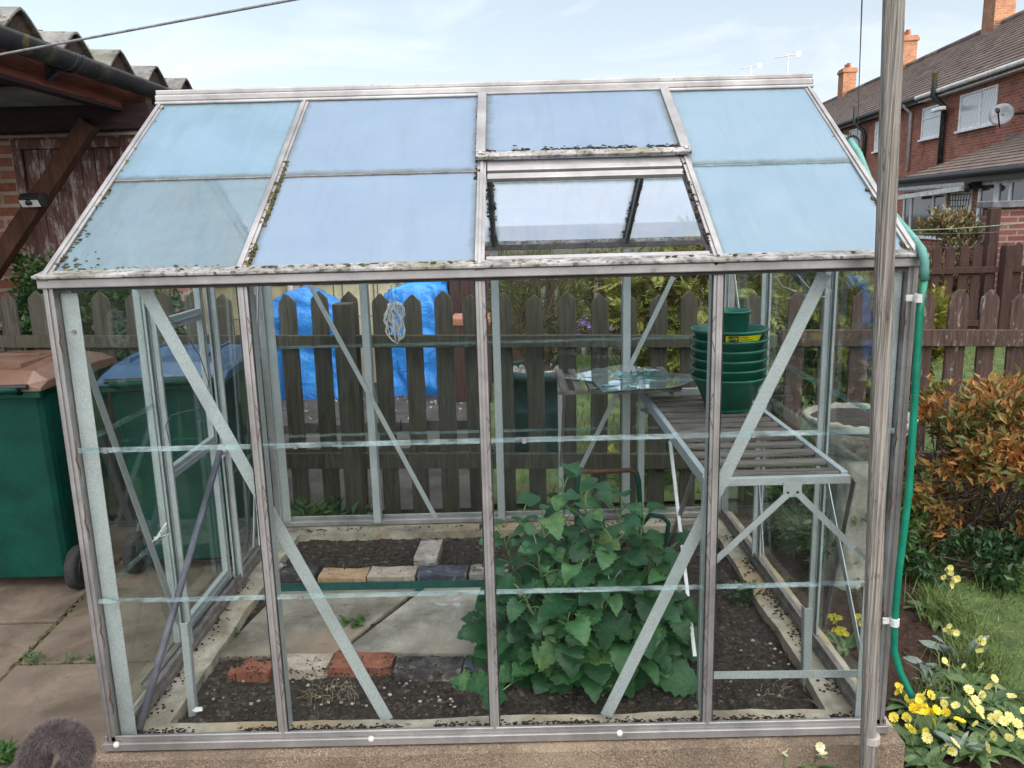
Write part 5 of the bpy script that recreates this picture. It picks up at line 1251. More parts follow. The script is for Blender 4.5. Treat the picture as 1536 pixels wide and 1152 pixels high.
# primroses
def flower_mb(c, d, r, n=5, cup=.25):
    c, d = V(c), V(d).normalized(); s = d.orthogonal().normalized(); b = d.cross(s); mb = MB(); a0 = rnd(0, 6)
    for k in range(n):
        a = a0+2*PI*k/n; e = s*math.cos(a)+b*math.sin(a); w = d.cross(e)*(r*.66); j = d*r*rnd(-.08,.12)
        mb.add([c, c+e*r*.55+w*.62+d*r*cup*.5, c+e*r*.90+w*.80+d*r*cup*.8+j, c+e*r*1.06+w*.38+d*r*cup+j, c+e*r*.92+d*r*cup*.9+j, c+e*r*1.06-w*.38+d*r*cup+j, c+e*r*.90-w*.80+d*r*cup*.8+j, c+e*r*.55-w*.62+d*r*cup*.5], [(0,1,2,3,4),(0,4,5,6,7)])
    mb.cur = 1; f = [c+d*r*.12]+[c+d*r*.10+(s*math.cos(t)+b*math.sin(t))*r*.19 for t in [2*PI*k/8 for k in range(8)]]; mb.add(f, [(0,1+k,1+(k+1)%8) for k in range(8)])
    return mb
def primrose(px_, py_, label, nl, nf, pet, L=.10, R=.017, spread=.08, z=-.15, cat='primrose', leafm='leaf_primrose', tall=.07):
    c = at(px_, py_, z=z); root = thing('primrose', label, cat, c); lf = MB()
    rosette(lf, c, nl, L, L*.36, .75)
    sm = MB(); 
    for k in range(nf):
        a = rnd(0,2*PI); q = spread*math.sqrt(rnd(.02,1)); p = c+V((q*math.cos(a), q*math.sin(a), tall*rnd(.7,1.3)))
        sm.tube(bend(c+V((rnd(-.015,.015),rnd(-.015,.015),0)), p, .01, 3), .0014, 4, False)
        d = (V((0,-.40,.65))+rdir()*.85+V((q*math.cos(a),q*math.sin(a),0))*4).normalized()
        flower_mb(p, d, R*rnd(.8,1.2)).build('flower', [M[pet], M['petal_eye']], root)
    lf.build('leaves', M[leafm], root, smooth=True); sm.build('stalks', M['leaf_stem'], root)
    return root
PR = [(1372,1066,'yellow primrose clump hugging the greenhouse corner below the hose end',12,12,'petal_mid',.09,.016,.075),
      (1400,1105,'deep golden primrose clump in front of the greenhouse corner',14,12,'petal_deep',.10,.017,.075),
      (1365,1118,'lemon primrose clump at the corner of the plinth',12,9,'petal_mid',.09,.016,.06),
      (1445,1078,'pale primrose clump behind the golden one in the bed',14,14,'petal_pale',.11,.016,.09),
      (1490,1060,'pale primrose clump with large wrinkled leaves beside the lawn',16,6,'petal_pale',.15,.016,.09),
      (1515,1125,'pale primrose clump at the bottom right corner of the bed',16,14,'petal_pale',.12,.017,.10),
      (1460,1130,'cream primrose clump among dark leaves near the lower frame edge',16,7,'petal_pale',.12,.016,.09),
      (1395,1150,'big pale yellow primrose clump lowest beside the plinth corner',12,7,'petal_pale',.10,.018,.06),
      (1450,1030,'pale primrose clump under the grey leafed plant',14,8,'petal_pale',.12,.015,.08),
      (1530,1090,'pale primrose clump at the right edge of the bed',14,8,'petal_pale',.12,.016,.09)]
for (x_, y_, lb_, nl, nf, pt_, L_, R2_, sp_) in PR: primrose(x_, y_, lb_, nl+6, nf if pt_ != 'petal_pale' else max(5, int(nf*.85)), pt_, L_*1.05, R2_*.84, sp_)
q = at(1182,1146,y=-.13); primrose(1182, 1158, 'cream white primrose in front of the plinth', 7, 2, 'petal_white', .075, .017, .03, -.12); primrose(1216,1156,'second small cream primrose beside the wooden post', 7, 4, 'petal_white', .07, .014, .04, -.12)
# cowslips, tulip leaves and long grass tufts in the bed
def stalkplant(px_, py_, label, ns, h, heads, pet, leafm, name, cat, z=-.15, L=.16, W=.035, nl=8):
    c = at(px_, py_, z=z); root = thing(name, label, cat, c); lf = MB(); rosette(lf, c, nl, L, W, 1.15); sm = MB()
    for k in range(ns):
        a = rnd(0, 2*PI); t = c+V((.05*math.cos(a), .05*math.sin(a), h*rnd(.8,1.1))); sm.tube(bend(c, t, 0, 4, rnd(-.01,.01)), .002, 5, False)
        for j in range(heads):
            p = t+V((rnd(-.025,.025), rnd(-.025,.025), rnd(-.02,.01))); sm.tube([t-V((0,0,.01)), p], .0009, 3, False); flower_mb(p, V((rnd(-.6,.6), -.8, rnd(-.5,.2))), rnd(.010,.015), 5, .5).build('flower', [M[pet], M['petal_eye']], root)
    lf.build('leaves', M[leafm], root, smooth=True); sm.build('stalks', M['leaf_stem'], root)
stalkplant(1408,925,'cowslip with nodding pale flowers at the lawn edge below the bronze shrub',3,.19,4,'petal_pale','leaf_primrose','cowslip','cowslip')
stalkplant(1440,1000,'cowslip with two pale flower heads above grey green leaves',2,.13,4,'petal_pale','leaf_grey','cowslip','cowslip')
stalkplant(1268,975,'yellow flowering plant outside the right end panes',3,.12,5,'petal_mid','leaf_primrose','cowslip','cowslip',L=.10)
c = at(1405,1030,z=-.15); mb = MB(); rosette(mb, c, 9, .09, .020, .8); tag(mb.build('grey_leafed_plant', M['leaf_grey'], smooth=True), 'grey leafed rosette at the end of the hose', 'plant')
c = at(1385,1000,z=-.15); mb = MB(); rosette(mb, c, 8, .12, .022, .7); tag(mb.build('grey_leafed_plant', M['leaf_grey'], smooth=True), 'loose grey leafed plant in the soil beside the hose', 'plant')
c = at(1440,1135,z=-.15); mb = MB(); rosette(mb, c+V((0,0,.02)), 9, .10, .02, 1.0); tag(mb.build('grey_leafed_plant', M['leaf_grey'], smooth=True), 'bluish grey leaves amid the golden primroses', 'plant')
pts = []
for (px_, py_, n) in ((1425,930,420), (1400,905,160), (1450,990,420), (1470,1010,300), (1415,1050,150), (1500,880,200), (1455,960,240)):
    c = at(px_, py_, z=-.15); pts += [(c.x+random.gauss(0,.05), c.y+random.gauss(0,.04), -.152) for k in range(int(n*.7))]
tag(grass_mb(pts, .10, .0026, .9).build('long_grass', M['grass']), 'long unmown grass tufts along the edge of the bed', 'grass', kind='stuff')
shrub('purple_aubrieta', 'small purple flowering plant beyond the fence behind the shelf', 'flower', (1.95,5.0,-.15), (1.95,5.0,.50), (.16,.12,.16), 16, 16, .03, .025, M['petal_purple'], M['twig'], 5, .05)
# ================================================================ post, hose, wires
pp = thing('clothes_post', 'tall weathered grey wooden post in front of the right corner', 'post', (2.185, -.125, -.17))
mb = MB(); A, B = at(1301,1140,y=-.125), at(1341,0,y=-.125); d = (B-A).normalized(); pts = [A-d*.12 + (B+d*.45-(A-d*.12))*(k/40) for k in range(41)]
vs = []; fs = []; n = 14
for k, p in enumerate(pts):
    t = k/40; w = .0178+.0040*t; e = mnoise.noise(V((0,0,t*9)))*.0035
    for j in range(n):
        a = 2*PI*j/n+.2; c_, s_ = math.cos(a), math.sin(a); q = .62
        vs.append((p.x+math.copysign(abs(c_)**q, c_)*w*1.06+e, p.y+math.copysign(abs(s_)**q, s_)*w+e*.6, p.z))
for k in range(40):
    for j in range(n): fs.append((k*n+j, k*n+(j+1)%n, (k+1)*n+(j+1)%n, (k+1)*n+j))
fs += [tuple(range(n-1,-1,-1)), tuple(range(40*n, 41*n))]; mb.add(vs, fs); mb.build('shaft', M['post_wood'], pp, smooth=True)
for (px_, py_) in ((1306,1107), (1311,933)):
    c = at(px_, py_, y=-.125); mb = MB(); mb.tube([c-V((0,0,.010))-d*.0, c+V((0,0,.010))], .0245, 14)
    if py_ > 1000: mb.build('band', M['post_band'], pp)
hz = thing('garden_hose', 'green garden hose hanging down the right corner of the greenhouse', 'hose', (2.33,0,0))
pts = [at(1262,207,x=2.29), at(1274,211,x=2.30), at(1288,232,x=2.315), at(1302,268,x=2.325), at(1322,302,x=2.33), at(1350,335,x=2.335), at(1370,358,x=2.337), at(1383,376,y=-.05), at(1387,392,y=-.06), at(1386,420,y=-.055)]
mb = MB(); mb.tube([pts[0]]+sum([[a.lerp(b,.5), b] for a, b in zip(pts, pts[1:])], []), [.0125]*10+[.0112]*9, 12); mb.build('hose_upper', M['hose_old'], hz, smooth=True)
pts = [at(1386,421,y=-.055), at(1379,470,y=-.05), at(1372,600,y=-.048), at(1363,740,y=-.048), at(1348,860,y=-.048), at(1342,930,y=-.048), at(1341,975,y=-.05), at(1350,1008,y=-.06), at(1364,1036,y=-.075), at(1368,1046,y=-.08)]
mb = MB(); mb.tube(pts, .0095, 12); mb.build('hose_lower', M['hose'], hz, smooth=True)
for (px_, py_) in ((1342,933), (1378,447)):
    c = at(px_, py_, y=-.05); mb = MB(); mb.tube([c+V((0,0,.011)), c-V((0,0,.011))], .0125, 10); mb.box((c.x-.03, c.y+.004, c.z-.008), (c.x, c.y+.012, c.z+.008)); mb.build('clip', M['offwhite'], hz)
c = at(1279,214,x=2.305); mb = MB(); mb.tube([c+V((.0,.010*math.sin(t)-.002,0))+V((.022*math.cos(t),0,.022*math.sin(t))) for t in [k*.45 for k in range(15)]], .004, 6); mb.tube([c+V((0,0,-.03)), c+V((.01,0,-.05)), c+V((-.015,-.01,-.04))], .006, 6); mb.build('cable_tie', M['black'], hz)
A, B = at(0,82,y=.0), at(437,0,y=-.35); mb = MB(); mb.tube([A+(A-B)*.8, A, B, B+(B-A)*1.2], .0030, 8); tag(mb.build('washing_line', M['wire'], smooth=True), 'grey plastic coated line crossing the top left corner of the sky', 'washing line')
A, B = at(1300,345,y=6.9), at(1560,332,y=5.2); mb = MB(); mb.tube(bend(A, B, -.03, 8), .006, 6); tag(mb.build('washing_line', M['line_green'], smooth=True), 'pale green washing line strung in front of the red tipped shrub', 'washing line')
A, B = at(1340,349,y=6.9), at(1530,346,y=6.9); mb = MB(); mb.tube(bend(A, B, -.02, 8), .004, 6); tag(mb.build('washing_line', M['wire_thin'], smooth=True), 'thin dark washing line just below the pale green one', 'washing line')
# ================================================================ cat, only its curled tail reaches into the picture
ct = []; cr = []; ce = []
def chain(pts, start=None):
    prev = start
    for (x, y, z, r) in pts:
        ct.append((x, y, z)); cr.append(r); i = len(ct)-1
        if prev is not None: ce.append((prev, i))
        prev = i
    return prev
yc = -.33; Tq = lambda px, py: at(px, py, y=yc)
pel = chain([(-.115, yc, .075, .058)])
mid = chain([(-.20, yc, .070, .066), (-.28, yc, .068, .068)], pel); ch = chain([(-.37, yc, .078, .064)], mid); nk = chain([(-.43, yc, .13, .042)], ch); hd = chain([(-.475, yc, .165, .046), (-.515, yc-.005, .155, .032), (-.545, yc-.006, .145, .018)], nk)
for s_ in (-1, 1):
    chain([(-.13, yc+s_*.035, .03, .04), (-.10, yc+s_*.04, -.03, .024), (-.075, yc+s_*.04, -.075, .015), (-.09, yc+s_*.04, -.115, .013), (-.115, yc+s_*.04, -.118, .012)], pel)
    chain([(-.37, yc+s_*.035, .02, .028), (-.365, yc+s_*.036, -.05, .018), (-.37, yc+s_*.036, -.112, .014), (-.39, yc+s_*.036, -.118, .012)], ch)
    chain([(-.465, yc+s_*.028, .205, .014), (-.462, yc+s_*.034, .225, .004)], hd-2)
T = [(50,1152), (52,1128), (63,1109), (82,1100), (101,1103), (115,1116), (120,1134), (112,1152), (94,1160)]
tl = [(-.075, yc, .095, .036)] + [(*Tq(px_, py_), .035 if k < 6 else .031) for k, (px_, py_) in enumerate(T)]
tl[-1] = (*Tq(84,1158), .020)
chain([(p[0], p[1], p[2], p[3]) for p in tl], pel)
me = bpy.data.meshes.new('cat'); me.from_pydata(ct, ce, []); tmp = bpy.data.objects.new('tmp', me); COL.objects.link(tmp)
sk = tmp.modifiers.new('s', 'SKIN'); ss = tmp.modifiers.new('ss', 'SUBSURF'); ss.levels = 2; ss.render_levels = 2
for i, r in enumerate(cr): me.skin_vertices[0].data[i].radius = (r, r)
me.skin_vertices[0].data[0].use_root = True
bpy.context.view_layer.update(); dg = bpy.context.evaluated_depsgraph_get(); m2 = bpy.data.meshes.new_from_object(tmp.evaluated_get(dg)); bpy.data.objects.remove(tmp)
cat = bpy.data.objects.new('cat', m2); COL.objects.link(cat); m2.name = 'cat'; m2.materials.clear(); m2.materials.append(M['catskin']); m2.polygons.foreach_set('use_smooth', [True]*len(m2.polygons))
tag(cat, 'grey brown cat showing only its curled furry tail', 'cat')
fm = MB(); tris = [(p.center.copy(), p.normal.copy(), p.area, p.index) for p in m2.polygons]; polys = m2.polygons
for p in polys:
    if p.center.x < -.25: continue
    vs_ = [m2.vertices[i].co for i in p.vertices]; dens = 900000 if p.center.z > .05 else 60000
    cnt = p.area*dens/2; cnt = int(cnt)+(random.random() < cnt % 1)
    for k in range(min(cnt, 400)):
        u, w = rnd(0,1), rnd(0,1); b = vs_[0].lerp(vs_[1], u).lerp(vs_[3 % len(vs_)].lerp(vs_[2], u), w)
        nn = p.normal; flow = V((.55,0,-.2)); h = rnd(.008,.017); dd = (nn*.75+flow*.5+rdir()*.35).normalized()*h; s_ = dd.cross(rdir()).normalized()*.0005
        fm.add([b-nn*.001-s_, b-nn*.001+s_, b+dd*.6+s_*.5, b+dd], [(0,1,2,3)])
fur = fm.build('fur', M['fur'], cat)
# weed clump at the bottom left
c = at(10,1140,z=-.125); mb = MB()
for k in range(60):
    a = rnd(0,2*PI); e = rnd(.2,1.2); d = V((math.cos(a)*math.cos(e), math.sin(a)*math.cos(e), math.sin(e))); leaf2(mb, c+V((rnd(-.05,.03), rnd(-.02,.04), 0)), d, V((0,-.4,1)), rnd(.03,.07), .016)
tag(mb.build('weed', M['leaf_weed']), 'bright green weed clump on the patio behind the cat', 'weed')
# ================================================================ brick terrace on the right
AY = math.radians(4.6); HD = V((math.sin(AY), math.cos(AY), 0)); HN = V((math.cos(AY), -math.sin(AY), 0))
def pv(px, py, v):                         # sight line meets the vertical plane at distance v right of the viewpoint: (u, z)
    d = ray(px, py); t = v/d.dot(HN); P = CAM+d*t; return (P-CAM).dot(HD), P.z
HORG = V((CAM.x, CAM.y, 0))
def hthing(name, label, cat, group=None):
    return thing(name, label, cat, HORG, group, PI/2-AY)
L_ = lambda u, v, z: (u, -v, z)
def hbox(mb, u0, v0, z0, u1, v1, z1): mb.box((u0, -v0, z0), (u1, -v1, z1))
def tiles(mb, u0, u1, v0, z0, v1, z1, n, th=.035):
    for k in range(n):
        t0, t1 = k/n, (k+1)/n+.012; a = (v0+(v1-v0)*t0, z0+(z1-z0)*t0); b = (v0+(v1-v0)*t1, z0+(z1-z0)*t1)
        mb.prism([L_(u0, a[0], a[1]+th), L_(u0, a[0], a[1]-.01), L_(u0, b[0], b[1]-.012), L_(u0, b[0], b[1]+.004)], (u1-u0, 0, 0))
VW, VR = 10.5, 14.0; ZEV = 4.72; ZRG = 7.30
def window(par, u0, z0, u1, z1, v, mat, bars=(), trans=(), fw=.055, sill=True, name='window', lattice=False):
    mb = MB(); f0, f1 = v-.045, v-.003
    hbox(mb, u0, f0, z0, u0+fw, f1, z1); hbox(mb, u1-fw, f0, z0, u1, f1, z1); hbox(mb, u0+fw+.0005, f0, z1-fw, u1-fw-.0005, f1, z1); hbox(mb, u0+fw+.0005, f0, z0, u1-fw-.0005, f1, z0+fw)
    for u in bars: hbox(mb, u-fw*.6, f0+.003, z0+fw+.0005, u+fw*.6, f1, z1-fw-.0005)
    for (ua, ub, z) in trans: hbox(mb, ua, f0+.005, z-fw*.4, ub, f1, z+fw*.4)
    w = mb.build(name, M['white_plastic'], par, local=True, bevel=.006)
    mb = MB(); hbox(mb, u0+fw*.6, v-.018, z0+fw*.6, u1-fw*.6, v-.010, z1-fw*.6); mb.build('pane', mat, w, local=True)
    if sill: mb = MB(); hbox(mb, u0-.05, v-.11, z0-.055, u1+.05, v-.003, z0-.004); mb.build('sill', M['white_plastic'], w, local=True)
    return w
def house(label, u0, u1, gutter, chim=None, chlab='', wallz=-.2, ch_u=None, stack=1.25, tops=True, ant=None, front=True):
    h = hthing('terraced_house', label, 'house', 'brick houses of the terrace')
    mb = MB(); hbox(mb, u0, VW, wallz, u1, VW+7, ZEV); mb.build('wall', M['brick_house'], h, local=True)
    mb = MB(); tiles(mb, u0+.001, u1-.001, VW-.28, ZEV-.16+.02, VR, ZRG, 20, .055); mb.prism([L_(u0+.001, VR+.01, ZRG-.01), L_(u0+.001, VW+7.3, ZEV-.1), L_(u0+.001, VW+7.3, ZEV-.03), L_(u0+.001, VR+.01, ZRG+.06)], (u1-u0-.002,0,0)); rf = mb.build('roof', M['rooftile'], h, local=True)
    mb = MB(); mb.prism([L_(u0, VW+.01, ZEV+.002), L_(u0, VW+6.99, ZEV+.002), L_(u0, VR, ZRG-.06)], (.10,0,0)); mb.prism([L_(u1-.10, VW+.01, ZEV+.002), L_(u1-.10, VW+6.99, ZEV+.002), L_(u1-.10, VR, ZRG-.06)], (.10,0,0)); mb.build('gable', M['brick_house'], h, local=True)
    mb = MB(); mb.tube([L_(u0, VR, ZRG+.03), L_(u1, VR, ZRG+.03)], .11, 10); mb.build('ridge_tiles', M['rooftile'], rf, local=True, smooth=True)
    mb = MB(); hbox(mb, u0, VW-.26, ZEV-.19, u1, VW-.235, ZEV-.015); mb.tube([L_(u0, VW-.33, ZEV-.05), L_(u1, VW-.33, ZEV-.05)], .062, 10); mb.build('gutter', M[gutter], h, local=True)
    mb = MB(); hbox(mb, u0, VW-.234, ZEV-.18, u1, VW-.002, ZEV-.16); mb.build('soffit', M['offwhite' if gutter != 'black' else 'black'], h, local=True)
    if ch_u is not None:
        c = MB(); hbox(c, ch_u-.42, VR-.32, ZRG-.5, ch_u+.42, VR+.32, ZRG+stack-.22); hbox(c, ch_u-.48, VR-.38, ZRG+stack-.2195, ch_u+.48, VR+.38, ZRG+stack-.08); hbox(c, ch_u-.44, VR-.34, ZRG+stack-.0795, ch_u+.44, VR+.34, ZRG+stack)
        ck = c.build('chimney', M['brick_chim'], h, local=True)
        for du in (-.2, .2):
            p = MB(); p.lathe([(.11,0), (.12,.02), (.10,.22), (.12,.25), (.08,.25), (.075,.1)], L_(ch_u+du, VR, ZRG+stack+.001), 14); p.build('chimney_pot', M['terracotta'], ck, local=True, smooth=True)
        f = MB(); hbox(f, ch_u-.47, VR-.55, ZRG-.40, ch_u+.47, VR-.325, ZRG-.30); f.build('flashing', M['greycoping'], ck, local=True)
    return h
# neighbour running on beside and behind the viewpoint: it stands between the low sun and the garden
house('brick terraced house running out of the picture on the near right', -16., 11.45, 'black', wallz=-.2, ch_u=4.)
hA = house('nearest brick terraced house with leaded windows, white gutter and lean-to', 11.5, 26.3, 'offwhite', ch_u=pv(1497,30,VR)[0])
hB = house('middle brick terraced house with black gutter and soil stack behind the wooden post', 26.35, 34.2, 'black', ch_u=pv(1357,90,VR)[0])
hC = house('farther brick terraced house with orange lit chimney above the greenhouse corner', 34.25, 42.3, 'black', ch_u=pv(1270,130,VR)[0])
def antenna(px_, py_, v, base_z, label):
    u, z = pv(px_, py_, v); root = hthing('tv_aerial', label, 'aerial'); mb = MB(); mb.tube([L_(u,v,base_z), L_(u,v,z+.1)], .045, 8); mb.build('mast', M['offwhite'], root, local=True)
    mb = MB(); A = V(L_(u-.3, v-.75, z-.12)); B = V(L_(u+.3, v+.75, z+.14)); mb.tube([A, B], .03, 6)
    for k in range(9): c = A.lerp(B, k/8); s_ = .28 if k < 8 else .4; mb.tube([c+V((s_,.1,0)), c-V((s_,.1,0))], .018, 5)
    c = A.lerp(B, .95); mb.box((c.x-.05,c.y-.2,c.z-.15), (c.x+.05,c.y+.1,c.z+.2)); mb.build('aerial_head', M['white_plastic'], root, local=True)
hD = house('far brick terraced house hidden behind the greenhouse roof', 42.35, 58., 'black', ch_u=pv(1182,90,VR)[0]); hE = house('farthest brick terraced house hidden behind the greenhouse roof', 58.05, 72., 'black', ch_u=pv(1125,90,VR)[0])
antenna(1182, 84, VR, ZRG+1.3, 'tall white television aerial above the ridge near the right corner'); antenna(1126, 101, VR, ZRG+1.3, 'smaller white television aerial left of the tall one')
# windows of the nearest house
def win_px(par, pxs, v, mat, **k):
    (xa, ya), (xb, yb), (xc, yc_), (xd, yd) = pxs   # top left, bottom left, top right, bottom right
    u1, zt0 = pv(xa, ya, v); _, zb0 = pv(xb, yb, v); u0, zt1 = pv(xc, yc_, v); _, zb1 = pv(xd, yd, v)
    return u0, (zb0+zb1)/2, u1, (zt0+zt1)/2
u0, z0, u1, z1 = win_px(hA, ((1443,142), (1440,197), (1499,127), (1496,184)), VW, None); window(hA, u0, z0, u1, z1, VW, M['lattice'], (u0+(u1-u0)*.42,))
u0, z0, u1, z1 = win_px(hA, ((1386,163), (1382,210), (1417,154), (1414,203)), VW, None); window(hA, u0, z0, u1, z1, VW, M['lattice'], (), ((u0+.05, u1-.05, z1-.32),))
u0, z0, u1, z1 = win_px(hB, ((1315,184), (1312,228), (1330,178), (1328,224)), VW, None); window(hB, u0, z0, u1, z1, VW, M['lattice'], (), ((u0+.05, u1-.05, z1-.3),))
u0, z0, u1, z1 = win_px(hB, ((1276,196), (1275,232), (1293,190), (1292,228)), VW, None); window(hB, u0, z0, u1, z1, VW, M['winglass'], (), ((u0+.05, u1-.05, z1-.3),))
# pipes
u, _ = pv(1365,175,VW-.1); mb = MB(); mb.tube([L_(u,VW-.33,ZEV-.06), L_(u,VW-.25,ZEV-.22), L_(u,VW-.08,ZEV-.36), L_(u,VW-.08,2.6)], .05, 10); mb.build('downpipe', M['lilac_pipe'], hA, local=True, smooth=True)
u, zt = pv(1404,110,VW-.4); uu, _ = pv(1412,200,VW-.12); mb = MB(); mb.tube([L_(uu,VW-.10,2.5), L_(uu,VW-.10,4.25), L_(uu+.02,VW-.42,4.55), L_(u,VW-.42,4.8), L_(u,VW-.42,zt)], [.075,.075,.085,.08,.07], 10); sp_ = mb.build('soil_stack', M['gutter'], hA, local=True, smooth=True)
mb = MB(); mb.tube([L_(u,VW-.42,4.95), L_(u,VW-.42,zt+.02)], .085, 10); mb.tube([L_(uu,VW-.12,4.16), L_(uu-.5,VW-.25,4.15)], .06, 8); mb.build('stack_top', M['moss'], sp_, local=True)
mb = MB(); hbox(mb, uu-.75, VW-.5, 4.08, uu-.1, VW-.36, 4.18); mb.build('flood_light', M['white_plastic'], hA, local=True, bevel=.02)
u, zt = pv(1283,160,VW-.4); mb = MB(); mb.tube([L_(u,VW-.40,zt), L_(u,VW-.40,ZEV-.2), L_(u-.25,VW-.14,ZEV-.5), L_(u-.28,VW-.10,ZEV-.7), L_(u-.28,VW-.10,2.0)], .07, 10); mb.build('soil_stack', M['black'], hB, local=True, smooth=True)
# satellite dish
u, z = pv(1503,173,VW-.45); sd = hthing('satellite_dish', 'round grey satellite dish on the nearest house wall', 'satellite dish'); mb = MB(); prof = [(.01,0), (.10,.008), (.19,.03), (.26,.06), (.265,.07), (.19,.04), (.01,.012)]
mb.lathe(prof, (0,0,0), 28); R3 = Euler((math.radians(75), 0, math.radians(-128))).to_matrix(); mb.v = [tuple(R3 @ V(p) + V(L_(u, VW-.45, z))) for p in mb.v]; mb.build('dish', M['greymetal'], sd, local=True, smooth=True)
mb = MB(); c = V(L_(u, VW-.45, z)); mb.tube([c, V(L_(u-.1, VW-.2, z+.02)), V(L_(u-.35, VW-.01, z+.02))], .03, 8); f = R3 @ V((0,-.05,.42)); mb.tube([c+R3@V((0,-.3,.06)), c+f], .018, 6); mb.tube([c+f, c+f+R3@V((0,0,.1))], .05, 8); mb.build('arm', M['black'], sd, local=True)
# lean-to with awning, patio windows, trellis
VX = 8.0; ZX = 2.10; UX0, UX1 = 11.6, 20.8; ZT = 3.05
lt_ = hthing('lean_to', 'single storey brick lean-to with a tiled roof and white patio windows', 'extension')
mb = MB(); hbox(mb, UX0, VX, -.2, UX1, VW-.003, ZX); mb.build('wall', M['brick_house'], lt_, local=True)
mb = MB(); tiles(mb, UX0-.1, UX1+.15, VX-.30, ZX-.02, VW-.004, ZT, 11, .03); mb.build('roof', M['rooftile'], lt_, local=True)
mb = MB(); mb.prism([L_(UX1-.1, VX+.01, ZX+.001), L_(UX1-.1, VW-.01, ZX+.001), L_(UX1-.1, VW-.01, ZT-.1)], (.1,0,0)); mb.build('gable', M['offwhite'], lt_, local=True)
mb = MB(); mb.tube([L_(UX0-.1,VX-.36,ZX-.01), L_(UX1+.15,VX-.36,ZX-.01)], .06, 10); hbox(mb, UX0, VX-.27, ZX-.17, UX1+.1, VX-.245, ZX-.03); mb.build('gutter', M['black'], lt_, local=True)
ua, zt = pv(1525,215,VW); mb = MB(); hbox(mb, pv(1545,205,VW)[0], VW-.05, pv(1520,212,VW)[1]-.06, pv(1512,212,VW)[0], VW-.004, pv(1520,203,VW)[1]); mb.build('flashing', M['greycoping'], lt_, local=True)
u0, z0, u1, z1 = win_px(lt_, ((1358,297), (1358,345), (1422,290), (1422,348)), VX, None); z0 = .75; z1 = 1.78
w = u1-u0; window(lt_, u0, z0, u1, z1, VX, M['winglass'], (u0+w*.28, u0+w*.80), (), .07, False, 'patio_window')
u1, zz = pv(1472,270,VX); u0 = pv(1500,262,VX)[0]; window(lt_, u0, -.1, u1, 1.95, VX, M['winglass'], (), (), .09, False, 'patio_door')
u1, u0 = pv(1500.5,262,VX)[0], pv(1548,250,VX)[0]; window(lt_, u0, .95, u1, 1.95, VX, M['winglass'], (u0+(u1-u0)*.55,), (), .08, True, 'patio_window')
aw = hthing('awning', 'white folded awning box above the lean-to window', 'awning'); ua, za = pv(1455,283,VX-.15); ub = 20.6
mb = MB(); hbox(mb, ua, VX-.20, 1.82, ub, VX-.004, 1.96); mb.tube([L_(ua,VX-.24,1.90), L_(ub,VX-.24,1.90)], .055, 10); mb.build('cassette', M['offwhite'], aw, local=True, bevel=.01)
mb = MB(); mb.bar(L_(ua+.05,VX-.26,1.82), L_(ub,VX-.34,1.70), .09, .10); mb.build('front_bar', M['offwhite'], aw, local=True)
mb = MB(); hbox(mb, ua-.25, VX-.26, 1.80, ua-.002, VX-.004, 1.97); mb.tube([L_(ua-.2,VX-.26,1.86), L_(ua-.35,VX-.36,1.78)], .06, 8); mb.build('end_bracket', M['black'], aw, local=True, bevel=.01)
u1, _ = pv(1424,300,VX-.04); u0, _ = pv(1456,295,VX-.04); tl_ = hthing('trellis', 'fan shaped black trellis on a white panel beside the lean-to window', 'trellis'); mb = MB(); hbox(mb, u0, VX-.03, .6, u1, VX-.004, 1.80); mb.build('panel', M['white_plastic'], tl_, local=True)
mb = MB()
for k in range(8): t = k/7; mb.tube([L_(u0+(u1-u0)*(.25+.5*t), VX-.045, .65), L_(u0+(u1-u0)*(.02+.96*t), VX-.045, 1.72)], .008, 5)
for k in range(9): z = .75+k*.12; s_ = .24*(1-k/8); mb.tube([L_(u0+(u1-u0)*(.02+s_), VX-.052, z), L_(u0+(u1-u0)*(.98-s_), VX-.052, z)], .008, 5)
mb.build('lattice', M['black'], tl_, local=True)
# garden wall with grey coping, behind the far fence
A = at(1492,312,y=7.9); gw = thing('brick_wall', 'brick garden wall with a grey coping behind the far fence', 'wall', (A.x+1.2, 7.9, -.17)); mb = MB(); mb.box((A.x, 7.9, -.18), (A.x+3.2, 8.15, A.z)); mb.build('wall', M['brick_wall'], gw)
mb = MB(); mb.box((A.x-.06, 7.84, A.z+.001), (A.x+3.26, 8.2, A.z+.085)); mb.build('coping', M['greycoping'], gw, bevel=.01)
mb = MB(); q = at(1488,350,y=7.55); mb.box((q.x-.06, 7.50, -.17), (q.x+.06, 7.6, at(1488,312,y=7.55).z)); tag(mb.build('fence_post', M['fence_far'], bevel=.01), 'tall dark post beside the brick garden wall', 'post')
c = at(1432,390,y=8.3); shrub('photinia', 'red tipped evergreen shrub in front of the lean-to', 'shrub', (c.x,8.4,-.15), (c.x,8.4,.62), (.62,.4,.78), 130, 46, .085, .036, M['leaf_photinia'], M['twig'], 16, .13, upb=.4)
shrub('green_shrub', 'darker green shrub behind the far fence next to the red tipped one', 'shrub', (5.4,8.6,-.15), (5.3,8.6,.5), (.9,.4,.6), 70, 40, .09, .045, M['leaf_photinia'], M['twig'], 10, .16)
shrub('green_shrub', 'dark leafy shrub behind the far fence at the right edge', 'shrub', (8.6,7.75,-.15), (8.6,7.6,.4), (1.3,.16,.5), 70, 34, .09, .045, M['leaf_ivy'], M['twig'], 10, .14)
# telephone wire
A = HORG+HD*pv(1286,205,VW-.35)[0]+HN*(VW-.35)+V((0,0,pv(1286,205,VW-.35)[1])); B = at(1293,0,y=9.); mb = MB(); mb.tube([A, A.lerp(B,.5)-V((0,0,.05)), B, B+(B-A)*1.2], .009, 6); tag(mb.build('telephone_wire', M['wire'], smooth=True), 'telephone wire running down to the middle terraced house', 'wire')
